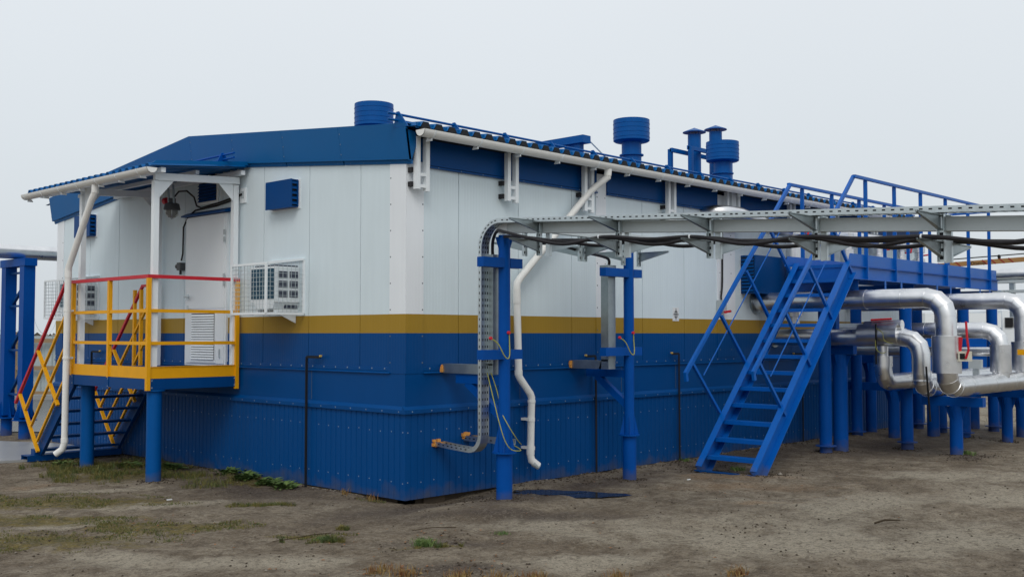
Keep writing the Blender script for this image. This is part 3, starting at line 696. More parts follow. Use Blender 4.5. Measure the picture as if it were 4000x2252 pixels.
for z in (2.137,1.729): t.bar((XC+.025,YA,z),(-.095,YA,z),.032,.042); t.bar((XC,YA+.025,z),(XC,YB-.055,z),.032,.042)
t.build('mid_rail', 'yellow', E_, smooth=False)
t = MB(); t.bar((XC-.025,YA,2.567),(-.045,YA,2.567),.05,.044); t.bar((XC,YA+.025,2.567),(XC,YB+.0,2.567),.05,.044); t.build('top_rail', 'red', E_, smooth=False)

S_ = thing('entrance_stairs', 'short dark blue open stairs with yellow side bars and red handrails', 'stairs', (-.7,6.3,0))
for x in (XC+.03,-.14):
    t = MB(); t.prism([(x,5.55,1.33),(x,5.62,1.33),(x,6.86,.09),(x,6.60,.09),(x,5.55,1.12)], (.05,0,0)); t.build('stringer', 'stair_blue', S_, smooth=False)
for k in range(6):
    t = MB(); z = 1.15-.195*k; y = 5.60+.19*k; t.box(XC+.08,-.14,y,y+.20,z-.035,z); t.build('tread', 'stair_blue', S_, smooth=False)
t = MB(); t.box(XC-.15,-.06,6.62,6.63,.0,.085); t.box(XC-.15,-.06,6.63,6.84,.075,.085); t.box(XC-.15,-.06,6.84,6.85,.0,.085); t.box(XC-.04,XC+.04,6.65,6.78,.085,.17); t.build('foot_channel', 'stair_blue', S_, smooth=False)
def srail(x, y_top, drop, z_at):
    sl = 1.04
    def zz(y): return 2.40-sl*(y-5.89)
    t = MB(); t.bar((x,5.74,zz(5.74)),(x,7.42,zz(7.42)),.036,.040,up=(1,0,0)); t.bar((x,5.58,zz(5.74)),(x,5.76,zz(5.74)),.036,.036)
    t.build('handrail', 'red', S_, smooth=False)
    t = MB()
    for (a, b_) in (((6.64,zz(6.64)-.02),(5.93,.86-.02)),((7.27,zz(7.27)-.02),(6.58,.14)),):
        t.bar((x,a[0],a[1]),(x,b_[0],b_[1]),.036,.045,up=(1,0,0))
    for d in (.22,.44,.66):
        e0 = Vector((x,7.27-d*.99,zz(7.27)-.02-d)); e1 = Vector((x,5.62,0)); e1.z = e0.z+(e0.y-5.62)*sl
        t.bar(e0, e1, .03, .036, up=(1,0,0))
    t.build('side_bars', 'yellow', S_, smooth=False)
srail(XC-.02,0,0,0); srail(-.20,0,0,0)
t = MB()
for y in (5.78,5.98): t.bar((-.20,y,1.1 if y > 5.8 else 1.38),(-.20,y,2.50),.045,.045)
t.build('inner_post', 'yellow', S_, smooth=False)

K_ = thing('entrance_canopy', 'white framed canopy with corrugated blue roof over the entrance platform', 'canopy', (-.65,4.4,1.4))
for (x, y, z) in ((-1.23,3.42,3.78),(-1.23,5.49,3.78),(-.09,3.42,3.84),(-.09,5.49,3.84)):
    t = MB(); t.box(x-.036,x+.036,y-.036,y+.036,1.386,z); t.build('post', 'white', K_, smooth=False)
t = MB()
for y in (3.40,5.49): t.bar((-1.26,y,3.83),(-.05,y,3.90),.06,.09)
t.bar((-1.23,3.22,3.90),(-1.23,6.90,3.90),.06,.06); t.bar((-.09,3.22,3.99),(-.09,6.90,3.99),.06,.06); t.bar((-.66,3.40,3.95),(-.66,6.90,3.95),.05,.05)
t.build('roof_frame', 'white', K_, smooth=False)
t = MB()
for y in (3.40,5.49):
    t = MB(); t.prism([(-1.19,y,3.80),(-.98,y,3.81),(-1.19,y,3.57)], (0,.008,0)); t.build('gusset', 'white', K_, smooth=False)
    t = MB(); t.prism([(-.13,y,3.86),(-.36,y,3.85),(-.13,y,3.62)], (0,.008,0)); t.build('gusset', 'white', K_, smooth=False)
t = MB(); t.prism([(-1.23,5.45,3.87),(-1.23,5.15,3.87),(-1.23,5.45,3.55)], (.008,0,0)); t.build('gusset', 'white', K_, smooth=False)

t = MB(); p = []; y = 3.18
while y < 6.9: p += [(y,0),(y+.05,0),(y+.075,.038),(y+.135,.038),(y+.16,0)]; y += .18
vs = []
for (y, dz) in p: vs += [(-1.42,y,3.935+dz),(0.0-.0005,y,4.07+dz),(-1.42,y,3.929+dz),(0.0-.0005,y,4.064+dz)]
fs = []
for i in range(len(p)-1): a = 4*i; fs += [(a,a+1,a+5,a+4),(a+2,a+6,a+7,a+3),(a,a+4,a+6,a+2)]
t.add(vs, fs); t.prism([(-1.42,3.17,3.955),(-.001,3.17,4.09),(-.001,3.17,4.14),(-1.36,3.17,4.00)], (0,.012,0))
t.build('canopy_roof', 'roofblue', K_, smooth=False)
gc = gutter(3.13, 6.98, -1.43, 3.90, .074, '', K_, 'y').build('gutter', 'pvc', K_)
y = 3.4
while y < 6.95:
    t = MB(); t.sweep([(.079*math.cos(math.pi+math.pi*k/10), .079*math.sin(math.pi+math.pi*k/10)) for k in range(11)]+[(.0745*math.cos(2*math.pi-math.pi*k/10), .0745*math.sin(2*math.pi-math.pi*k/10)) for k in range(11)], [((-1.43,y,3.90),(-1,0,0),(0,0,1)),((-1.43,y+.018,3.90),(-1,0,0),(0,0,1))])
    t.prism([(-1.44,y,3.822),(-1.38,y,3.83),(-1.36,y,3.795),(-1.44,y,3.795)], (0,.02,0)); t.build('gutter_clip', 'white', gc); y += .58
t = MB(); rr = .044
t.tube([(-1.42,4.70,3.84),(-1.42,4.71,3.74),(-1.43,4.77,3.66),(-1.44,5.36,2.86),(-1.45,5.42,2.76),(-1.45,5.43,2.66),(-1.45,5.45,.36),(-1.47,5.47,.27),(-1.54,5.53,.20)], rr, 16, cap=False)
for p, q in (((-1.45,5.43,2.74),(-1.45,5.43,2.62)),((-1.42,4.70,3.84),(-1.42,4.71,3.73)),((-1.45,5.45,.42),(-1.45,5.45,.36))): t.tube([p,q], rr+.005, 16)
for z in (2.15,1.50): t.tube([(-1.45,5.44,z),(-1.45,5.44,z+.03)], rr+.007, 16); t.box(-1.44,-1.33,5.50,5.54,z,z+.03)
t.build('downspout', 'pvc', K_)
t = MB()
for (x, z) in ((-.38,4.19),(-.38,4.13)): t.tube([(x,2.98,z),(x,6.8,z)], .014, 8)
for y in (3.25,4.1,5.0,5.9,6.7): t.prism([(-.48,y,4.06),(-.28,y,4.08),(-.36,y,4.22),(-.40,y,4.22)], (0,.012,0))
t.build('snow_guard', 'blue', K_)

# lamp, switch and cable at the door
L_ = thing('bulkhead_lamp', 'grey caged lamp hanging from two rods under the canopy', 'lamp', (-.3,4.70,3.9))
t = MB(); t.lathe((-.30,4.72,0), [(.05,3.76),(.05,3.70),(.10,3.68),(.115,3.60),(.095,3.585)], 16); t.build('housing', 'lamp_grey', L_)
t = MB(); t.lathe((-.30,4.72,0), [(.085,3.584),(.08,3.53),(.05,3.49),(.01,3.48)], 16); t.build('glass', 'lamp_glass', L_)
t = MB()
for k in range(6):
    a = k*math.pi/3; t.tube([(-.30+.10*math.cos(a),4.72+.10*math.sin(a),3.585),(-.30+.095*math.cos(a),4.72+.095*math.sin(a),3.53),(-.30,4.72,3.465)], .005, 5)
t.build('guard', 'galv', L_)
t = MB()
for y in (4.66,4.80): t.tube([(-.32,y,3.95),(-.31,y-.01,3.68)], .014, 6)
t.build('rod', 'galv_matt', L_)
t = MB(); t.tube([(-.02,3.55,3.70),(-.02,3.9,3.66),(-.03,4.4,3.62),(-.03,4.52,3.66),(-.06,4.54,3.78),(-.14,4.60,3.87),(-.22,4.68,3.86),(-.27,4.72,3.78)], .012, 8)
t.tube([(-.02,3.60,3.66),(-.02,4.0,3.62),(-.03,4.55,3.60),(-.03,4.75,3.52),(-.03,4.88,3.38),(-.025,4.90,3.0),(-.03,4.93,2.90)], .012, 8)
t.tube([(-.02,3.35,3.72),(-.02,3.55,3.69)], .018, 8)
tag(t.build('lamp_cable', 'black'), 'black cable clipped above the door running to the lamp and switch', 'cable')
t = MB(); t.box(-.02,-.0005,3.27,3.40,3.60,3.80); t.box(-.024,-.0201,3.31,3.37,3.66,3.76,1); tag(t.build('cable_entry_box', ['white','grey'], smooth=False), 'small white cable entry plate on the wall under the canopy edge', 'cable entry')
sw = thing('wall_switch', 'small grey switch box with black knob left of the door', 'switch', (0,4.95,2.8))
t = MB(); t.box(-.08,-.0005,4.87,4.97,2.76,2.87); t.build('casing', 'lamp_grey', sw, smooth=False)
t = MB(); t.tube([(-.04,4.97,2.82),(-.04,5.03,2.82)], .035, 10); t.tube([(-.04,4.93,2.76),(-.04,4.93,2.70)], .018, 8); t.build('knob', 'deepdark', sw)
t = MB(); t.tube([(-.25,4.95,3.75),(-.25,5.02,3.75)], .05, 12); tag(t.build('alarm_button', 'red'), 'round red alarm sounder beside the caged lamp', 'alarm')

# ------------------------------------------------------------ cable rack
def zb(y): return 2.916+.0631*(y+1.556)                                # underside of the sloping beam
def rack_post(px, py, lab, ztop, xl_, xr_, arm_end):
    T_ = thing('rack_post', lab, 'steel post', (px,py,0), 'blue rack posts')
    t = MB(); t.lathe((px,py,0), [(.088,-.3),(.088,.55)], 24); t.build('pile', 'blue', T_)
    t = MB(); t.lathe((px,py,0), [(.066,.565),(.066,ztop)], 20)
    for a in (0,math.pi/2,math.pi,3*math.pi/2):
        c, s_ = math.cos(a+.7), math.sin(a+.7)
        t.prism([(px+c*.06,py+s_*.06,.565),(px+c*.12,py+s_*.12,.565),(px+c*.07,py+s_*.07,.80),(px+c*.06,py+s_*.06,.80)], (-s_*.008,c*.008,0))
        t.prism([(px+c*.06,py+s_*.06,ztop-.02),(px+c*.10,py+s_*.10,ztop-.02),(px+c*.06,py+s_*.06,ztop-.16)], (-s_*.008,c*.008,0))
    t.build('shaft', 'blue', T_)
    t = MB(); t.lathe((px,py,0), [(.135,.551),(.135,.564)], 16); t.build('base_flange', 'blue', T_)
    for z in (2.57,1.57):
        t = MB(); t.box(px-xl_,px-.05,py-.05,py+.05,z,z+.105); t.box(px+.05,px+xr_,py-.05,py+.05,z,z+.105); t.build('crossbar', 'blue', T_, smooth=False)
    t = MB(); t.box(px-.04,px+.05,py+.05,arm_end,1.29,1.385); t.bar((px,arm_end-.16,1.30),(px,py+.02,.93),.085,.07,up=(1,0,0)); t.build('wall_arm', 'blue', T_, smooth=False)
    return T_
rack_post(.583,-.97,'nearest thick blue post carrying the end of the cable rack',2.93,.37,.24,-.24)
rack_post(3.12,-.74,'second blue post to the right with a grey duct on its left side',3.03,.53,.22,-.06)
BX = .583
Rk = thing('rack_beam', 'pale galvanised box beam of the overhead cable rack', 'beam', (BX,-.97,2.95))
t = MB(); x0, x1 = BX-.052, BX+.052; ya, yb_ = -8.4, -.92
t.add([(x0,ya,zb(ya)),(x1,ya,zb(ya)),(x1,yb_,zb(yb_)),(x0,yb_,zb(yb_)),(x0,ya,zb(ya)+.112),(x1,ya,zb(ya)+.112),(x1,yb_,zb(yb_)+.112),(x0,yb_,zb(yb_)+.112)],
      [(0,3,2,1),(4,5,6,7),(0,1,5,4),(1,2,6,5),(2,3,7,6),(3,0,4,7)]); t.build('main_beam', 'galv_beam', Rk, smooth=False)
t = MB(); t.box(BX-.058,BX+.058,-1.06,-.905,zb(-1.0)-.004,zb(-1.0)+.116); t.build('end_cap', 'white', Rk, smooth=False)
t = MB(); t.bar((BX+.06,-.97,3.06),(3.9,-.66,3.08),.09,.10); t.build('cross_beam', 'galv_beam', Rk, smooth=False)
# brackets: channel struts with tapered arms both sides
def arm_mb(t, y, z, s_):
    xr = BX+s_*.085; xt = BX+s_*.53
    t.prism([(xr,y-.003,z),(xt,y-.003,z),(xt,y-.003,z-.012),(xr,y-.003,z-.115)], (0,.006,0))
    t.add([(xr,y-.022,z),(xt,y-.012,z),(xt,y+.012,z),(xr,y+.022,z),(xr,y-.022,z-.006),(xt,y-.012,z-.006),(xt,y+.012,z-.006),(xr,y+.022,z-.006)], [(0,1,2,3),(7,6,5,4),(0,4,5,1),(2,6,7,3)])
    t.add([(xr,y-.020,z-.115),(xt,y-.010,z-.012),(xt,y+.010,z-.012),(xr,y+.020,z-.115),(xr,y-.020,z-.119),(xt,y-.010,z-.016),(xt,y+.010,z-.016),(xr,y+.020,z-.119)], [(0,1,2,3),(7,6,5,4),(0,4,5,1),(2,6,7,3)])
def bracket():
    T_ = thing('rack_bracket', '', 'bracket', (BX,-1.556,zb(-1.556)), 'brackets along the main rack beam')
    y = -1.556; z0 = zb(y)
    for s_ in (-1,1):
        t = MB(); xx = BX+s_*.062
        t.box(xx-.004,xx+.004,y-.028,y+.028,z0-.245,z0+.13); t.box(xx,xx+s_*.03,y-.028,y-.024,z0-.245,z0+.13); t.box(xx,xx+s_*.03,y+.024,y+.028,z0-.245,z0+.13)
        for k in range(4): t.box(xx+s_*.0042,xx+s_*.0052,y-.016,y+.016,z0-.225+k*.062,z0-.20+k*.062,1)
        t.build('strut', ['galv','dark'], T_, smooth=False)
    for s_ in (-1,1):
        for dz in (.122,-.085): t = MB(); arm_mb(t, y, z0+dz, s_); t.build('arm', 'galv_matt', T_, smooth=False)
    t = MB(); t.box(BX-.09,BX+.09,y-.022,y+.022,z0+.1255,z0+.132); t.build('clamp', 'galv', T_, smooth=False)
    return T_
br = bracket()
labs = ['galvanised double bracket nearest the blue post end of the rack','galvanised double bracket second from the blue post on the rack','middle galvanised double bracket of the five on the main beam','galvanised double bracket in front of the blue stair head','galvanised double bracket farthest right on the main beam']
for k in range(5):
    y = -1.556-1.054*k
    (br if k == 0 else dup(br, (BX,y,zb(y)), labs[k]))['label'] = labs[k]
# brackets on the cross beam, arms the other way
def bracket2(x, sgn, lab, L=.48):
    yy = -.97+.0935*(x-.64)
    T_ = thing('rack_bracket', lab, 'bracket', (x,yy,2.95), 'brackets under the cross beam')
    t = MB(); t.box(x-.026,x+.026,yy-.005,yy+.005,2.72,3.03); t.box(x-.030,x-.0261,yy-.025,yy+.005,2.72,3.03); t.box(x+.0261,x+.030,yy-.025,yy+.005,2.72,3.03)
    for k in range(3): t.box(x-.014,x+.014,yy-.0065,yy-.0052,2.745+k*.07,2.775+k*.07,1)
    t.build('strut', ['galv','dark'], T_, smooth=False)
    t = MB(); z = 2.90; y0 = yy+sgn*.02; y1 = yy+sgn*L
    t.prism([(x,y0,z),(x,y1,z),(x,y1,z-.012),(x,y0,z-.115)], (.006,0,0)); t.bar((x,y0,z),(x,y1,z),.036,.006); t.bar((x,y0,z-.117),(x,y1,z-.014),.03,.005)
    t.build('arm', 'galv_matt', T_, smooth=False)
bracket2(.93,1,'grey bracket just right of the nearest blue post pointing to the wall'); bracket2(2.02,1,'grey bracket midway between the posts pointing left to the wall')
bracket2(2.12,-1,'grey bracket midway between the posts pointing right to the viewer'); bracket2(3.36,-1,'grey bracket just right of the second blue post pointing right'); bracket2(2.98,1,'grey bracket just left of the second blue post',.42)
# perforated tray: sweep of a U section in the YZ plane
path = []; xl = .405
def tz(y): return 3.052+.0560*(y+.975)
pts = [(-8.4,tz(-8.4)),(-6,tz(-6)),(-4,tz(-4)),(-2.5,tz(-2.5)),(-1.05,tz(-1.05))]
c = (-1.05, tz(-1.05)-.26)
for k in range(1,9): a = math.pi/2*(1-k/8); pts.append((c[0]+.26*math.cos(a), c[1]+.26*math.sin(a)))
pts += [(-.79,2.2),(-.79,1.4),(-.79,.74)]
c = (-.59,.74)
for k in range(1,8): a = math.pi+math.pi/2*k/7; pts.append((c[0]+.20*math.cos(a), c[1]+.20*math.sin(a)))
pts += [(-.3,.555),(-.03,.575)]
secU = [(0,0),(.122,0),(.122,.05),(.119,.05),(.119,.003),(.003,.003),(.003,.05),(0,.05)]
for i, (y, z) in enumerate(pts):
    a = Vector(pts[max(i-1,0)]); b_ = Vector(pts[min(i+1,len(pts)-1)]); tt = (b_-a).normalized(); nn = Vector((-tt.y, tt.x))
    path.append(((xl,y,z),(1,0,0),(0,nn.x,nn.y)))
t = MB(); t.sweep(secU, path)
L_acc = 0
for i in range(len(pts)-1):
    a, b_ = Vector(pts[i]), Vector(pts[i+1]); d = (b_-a); Ln = d.length; d.normalize(); nn = Vector((-d.y,d.x)); s_ = .03
    while s_ < Ln-.02:
        p = a+d*s_; q = p+d*.028
        for off in (.028,):
            A = [p+nn*(off-.006), q+nn*(off-.006), q+nn*(off+.006), p+nn*(off+.006)]
            t.add([(xl-.0012,v.x,v.y) for v in A], [(0,1,2,3)], 1); t.add([(xl+.1232,v.x,v.y) for v in A], [(0,1,2,3)], 1)
            t.add([(xl+.1178,v.x,v.y) for v in A], [(0,1,2,3)], 1)
        for xo in (.025,.061,.097):
            A = [p-nn*.0012, q-nn*.0012]; t.add([(xl+xo-.007,A[0].x,A[0].y),(xl+xo+.007,A[0].x,A[0].y),(xl+xo+.007,A[1].x,A[1].y),(xl+xo-.007,A[1].x,A[1].y)], [(0,1,2,3)], 1)
        s_ += .075
tray = t.build('cable_tray', ['galv','dark'], smooth=False); tag(tray, 'perforated galvanised cable tray bending down beside the nearest blue post', 'cable tray')
def foam_blob(y, z, x, w_, h_, lab):
    t = MB(); random.seed(int(x*100)); n = 10
    for i in range(14):
        px_, pz_ = x+random.uniform(-w_/2,w_/2), z+random.uniform(-h_/2,h_/2); r = random.uniform(.012,.022); t.box(px_-r, px_+r, y-.012-r, y+.0, pz_-r*.8, pz_+r*.8)
    tag(t.build('foam_seal', 'foam', smooth=False), lab, 'foam', 'orange foam seals')
foam_blob(-.02,.60,.46,.15,.07,'orange foam where the perforated tray enters the skirt')
t = MB(); t.box(.87,.99,-.75,-.03,.60,.603); t.box(.866,.8699,-.75,-.03,.60,.66); t.box(.9901,.994,-.75,-.03,.60,.66)
for k in range(7): t.box(.8645,.8658,-.50+k*.07,-.47+k*.07,.625,.637,1)
tag(t.build('cable_tray', ['galv','dark'], smooth=False), 'short perforated tray entering the skirt behind the nearest post', 'cable tray')
foam_blob(-.02,.66,.90,.09,.06,'orange foam where the short tray enters the skirt behind the post')
# covered ducts
def duct(x, y, lab):
    y = y
    t = MB(); t.box(x,x+.14,y-.06,y+.06,1.50,2.72,0); t.box(x-.003,x+.143,y-.063,y-.055,1.50,2.72,0)
    t.prism([(x,y-.06,1.40),(x,y+.10,1.40),(x,y+.06,1.52),(x,y-.06,1.52)], (.14,0,0)); t.box(x,x+.14,y+.06,-.03,1.40,1.505,0); t.box(x-.01,x+.15,y-.07,y+.07,2.66,2.72,0)
    tag(t.build('cable_duct', 'galv_matt', smooth=False), lab, 'duct', 'covered cable ducts')
duct(.52,-.80,'square grey cable duct left of the nearest blue post turning into the wall'); duct(2.80,-.60,'square grey cable duct left of the second blue post turning into the wall')
foam_blob(-.02,1.45,.53,.02,.07,'orange foam around the grey duct near the building corner'); foam_blob(-.02,1.45,2.80,.02,.07,'orange foam around the second grey duct')
# black cables
def smooth_path(P, n=6):
    P = [Vector(p) for p in P]; out = []
    for i in range(len(P)-1):
        p0 = P[max(i-1,0)]; p1 = P[i]; p2 = P[i+1]; p3 = P[min(i+2,len(P)-1)]
        for k in range(n):
            t_ = k/n; out.append(.5*((2*p1)+(-p0+p2)*t_+(2*p0-5*p1+4*p2-p3)*t_*t_+(-p0+3*p1-3*p2+p3)*t_**3))
    out.append(P[-1]); return out
def az(k): return zb(-1.556-1.054*k)-.085
def YK(k): return -1.556-1.054*k
P = [(.585,-.80,2.66),(.56,-.81,2.76),(.50,-.88,2.88),(.42,-1.02,2.96),(.33,-1.22,2.93),(.28,-1.556,az(0)+.022)]
sg = [.07,.02,.06,.015,.04]
for k in range(1,6): P += [(.28,YK(k)+.53,(az(k-1)+az(k))/2-sg[k-1]+.02),(.28,YK(k),az(k)+.022)]
P += [(.28,-8.4,az(6.5)+.01)]
t = MB(); t.tube(smooth_path(P), .0175, 10); tag(t.build('black_cable', 'black'), 'thick black cable arching from the left duct along the lower arms', 'cable', 'black rack cables')
P = [(.50,-1.05,2.90),(.42,-1.30,2.88),(.37,-1.556,az(0)+.02)]
sg = [.03,.055,.02,.06,.03]
for k in range(1,6): P += [(.37,YK(k)+.53,(az(k-1)+az(k))/2-sg[k-1]+.01),(.37,YK(k),az(k)+.02)]
P += [(.37,-8.4,az(6.5)+.01)]
t = MB(); t.tube(smooth_path(P), .0155, 10); tag(t.build('black_cable', 'black'), 'second thick black cable lying beside the longest one on the near arms', 'cable', 'black rack cables')
P = [(2.87,-.60,2.66),(2.87,-.62,2.78),(2.70,-.66,2.82),(2.2,-.74,2.85),(1.6,-.85,2.90),(1.05,-1.1,2.90),(.86,-1.556,az(0)+.02)]
for k in range(1,6): P += [(.86,YK(k)+.53,(az(k-1)+az(k))/2-.03),(.86,YK(k),az(k)+.02)]
P += [(.86,-8.4,az(6.5)+.01)]
t = MB(); t.tube(smooth_path(P), .018, 10); tag(t.build('black_cable', 'black'), 'black cable on the far arms leading down into the second duct', 'cable', 'black rack cables')
t = MB(); t.tube(smooth_path([(.78,-8.4,az(6.5)),(.78,YK(4),az(4)+.02),(.78,YK(3),az(3)+.02),(.78,YK(2),az(2)+.02),(.78,YK(1),az(1)+.02),(.78,YK(0),az(0)+.02),(.9,-1.1,2.86),(1.5,-.84,2.90)]), .018, 10)
tag(t.build('black_cable', 'black'), 'inner black cable on the far arms close to the beam', 'cable', 'black rack cables')
# cable ties
t = MB()
for k_ in (1.0,2.0,4.0): t = MB(); y = YK(k_)+.06; z = az(k_)+.026; t.tube([(.28,y-.006,z),(.28,y+.006,z)], .0235, 10); tag(t.build('cable_tie', 'white'), {1.0:'white tie on the black cable near the second bracket',2.0:'white tie on the black cable near the middle bracket',4.0:'white tie on the black cable near the last bracket'}[k_], 'cable tie', 'white cable ties')
# yellow-green earth wires
def wire(P, lab, nm='earth_wire', r=.0055, mat='wiregreen', grp='yellow green earth wires'):
    t = MB(); t.tube(smooth_path(P, 5), r, 6); tag(t.build(nm, mat), lab, 'wire', grp)
wire([(.43,-.86,1.42),(.44,-.96,1.10),(.44,-1.03,.90),(.48,-1.08,.70),(.56,-1.10,.60),(.70,-1.09,.575),(.76,-1.04,.585),(.70,-1.0,.63)],'left yellow green wire looping from the tray to the post flange')
wire([(.49,-.86,1.42),(.53,-.92,1.2),(.53,-.98,1.0),(.54,-1.08,.85),(.66,-1.09,.70),(.82,-1.0,.63)],'right yellow green wire looping from the tray to the post flange')
for px, py, lab in ((.583,-.97,'nearest'),(3.12,-.74,'second')):
    wire([(px-.28,py-.07,1.80),(px-.20,py-.10,1.74),(px-.12,py-.11,1.62),(px-.07,py-.12,1.58),(px-.03,py-.11,1.62),(px-.0,py-.08,1.74),(px+.0,py-.075,1.84)],'short yellow green jumper between duct and '+lab+' blue post', 'earth_jumper', .0065)
    t = MB(); t.tube([(px-.29,py-.065,1.80),(px-.29,py-.09,1.80)], .018, 8); t.tube([(px-.01,py-.065,1.86),(px-.01,py-.09,1.86)], .018, 8)
    tag(t.build('earth_stud', 'red'), 'red earth studs at the top of the jumper on the '+lab+' post', 'stud')
# cable down the wall to a switch by the stairs
t = MB(); t.tube(smooth_path([(6.46,-.03,3.5),(6.46,-.03,3.0),(6.44,-.035,2.6),(6.40,-.04,2.42),(6.40,-.05,2.36)]), .015, 8); tag(t.build('wall_cable', 'black'), 'black cable dropping down the white wall left of the stairs', 'cable')
sw2 = thing('isolator_switch', 'white isolator with a red handle on the wall behind the stair rail', 'switch', (6.38,0,2.25))
t = MB(); t.box(6.32,6.48,-.09,-.011,2.20,2.37); t.build('casing', 'grey', sw2, smooth=False)
t = MB(); t.bar((6.38,-.11,2.18),(6.52,-.13,2.20),.03,.035); t.build('handle', 'red', sw2, smooth=False)

# ------------------------------------------------------------ right hand stairs and service walkway
W_ = thing('service_stairs', 'steep bright blue steel stairs with thin mid rails', 'stairs', (4.35,-1.3,0))
YN, YF = -1.74, -.90
for y in (YN, YF):
    t = MB(); u = Vector((2.82,0,2.93)).normalized(); up = Vector((-u.z,0,u.x)); a = Vector((4.46,y,-.02)); b_ = Vector((7.22,y,2.85))
    t.bar(a, b_, .010, .235, up=up); t.bar(a+up*.12-Vector((0,.045,0)), b_+up*.12-Vector((0,.045,0)), .095, .012, up=up); t.bar(a-up*.12-Vector((0,.045,0)), b_-up*.12-Vector((0,.045,0)), .095, .012, up=up)
    t.build('stringer', 'walkway_blue', W_, smooth=False)
for k in range(13):
    z = .225*(k+1)-.03; x = 4.40+(z)*(2.76/2.87)+.05
    t = MB(); t.box(x-.09,x+.11,YN+.01,YF-.01,z-.005,z); t.box(x-.09,x-.084,YN+.01,YF-.01,z-.05,z-.005); t.build('tread', 'walkway_blue', W_, smooth=False)
t = MB(); t.box(4.37,4.44,YN-.04,YF+.02,-.004,.010); t.build('foot_plate', 'stair_blue', W_, smooth=False)
def rail_set(y, x0, z0, x1, z1):
    t = MB(); t.bar((x0,y,z0),(x1,y,z1),.05,.045,up=(0,1,0)); t.bar((x0+.005,y,z0+.02),(x0+.03,y,z0-.10),.05,.04,up=(0,1,0)); t.build('handrail', 'walkway_blue', W_, smooth=False)
    for (xa,za) in ((4.59,1.476),(5.305,2.141),(5.98,2.80),(6.66,3.47)):
        dx = 0 if y < -1.5 else -.24
        t = MB(); t.bar((xa+dx,y,za-.02+(0 if y < -1.5 else -.02)),(xa+dx+.66,y,za-.735),.04,.04,up=(0,1,0)); t.build('rail_post', 'walkway_blue', W_, smooth=False)
    t = MB(); d = 0 if y < -1.5 else -.26; t.tube([(4.87+d,y,1.317-.04),(7.02+d,y,3.44)], .009, 6); t.build('mid_rail', 'walkway_blue', W_)
rail_set(-1.765,4.43,1.34,7.39,4.235); rail_set(-.885,4.17,1.31,7.06,4.165)
V_ = thing('service_walkway', 'long blue elevated steel walkway with handrails above the silver pipes', 'walkway', (10.3,-1.3,0))
t = MB(); t.box(7.16,13.42,YN,-.88,2.85,2.885); t.build('deck', 'walkway_blue', V_, smooth=False)
t = MB(); t.prism([(7.17,YN-.02,2.88),(13.42,YN-.02,2.88),(13.42,YN-.02,3.06),(7.25,YN-.02,3.06)], (0,.006,0)); t.prism([(6.85,-.89,2.88),(13.42,-.89,2.88),(13.42,-.89,3.04),(6.95,-.89,3.04)], (0,.006,0)); t.box(13.414,13.42,YN-.02,-.88,2.885,3.06); t.build('toe_plate', 'walkway_blue', V_, smooth=False)
t = MB(); t.box(7.2,13.5,YN-.012,YN-.004,2.68,2.87); t.box(7.2,13.5,YN-.07,YN-.0121,2.672,2.68); t.box(7.2,13.5,YN-.05,YN-.0121,2.862,2.87); t.box(7.2,13.5,-.95,-.942,2.68,2.85)
t.box(7.16,7.19,YN,-.88,2.62,2.85)
for x in (7.6,9.65,11.7,13.3):
    t.box(x-.06,x+.06,-2.0+.22,-.5,2.66,2.668); t.box(x-.004,x+.004,-1.72,-.5,2.50,2.66); t.box(x-.06,x+.06,-1.80,-.5,2.492,2.50)
for x in (8.35,8.95,10.4,11.0,12.4,12.9): t.box(x-.03,x+.03,YN-.075,YN-.071,2.55,2.69)
t.build('edge_beam', 'walkway_blue', V_, smooth=False)
for (x, y) in ((7.80,-1.05),(9.25,-1.74),(11.6,-1.79),(13.30,-1.70),(10.47,-.30),(12.88,-.42),(12.3,-1.1)):
    t = MB(); t.lathe((x,y,0), [(.098,-.3),(.098,.075),(.16,.078),(.16,.092),(.098,.095),(.098,2.492)], 20); t.build('leg', 'blue', V_)
def hrail(y, x0, x1, z, posts, zb_):
    t = MB(); t.box(x0,x1,y-.025,y+.025,z-.022,z+.022); t.build('handrail', 'walkway_blue', V_, smooth=False)
    for x in posts: t = MB(); t.box(x-.025,x+.025,y-.004,y+.04,zb_,z-.022); t.box(x-.031,x-.0251,y-.02,y+.04,zb_,z-.022); t.build('rail_post', 'walkway_blue', V_, smooth=False)
hrail(-1.785,7.36,13.45,4.235,(7.79,8.83,9.87,10.94,11.99,13.04),2.68); hrail(-.87,7.03,13.45,4.165,(7.5,8.5,9.5,10.5,11.5,12.5,13.4),2.7)
t = MB(); t.box(13.40,13.44,-1.785,-.87,4.19,4.23); t.build('end_rail', 'walkway_blue', V_, smooth=False)

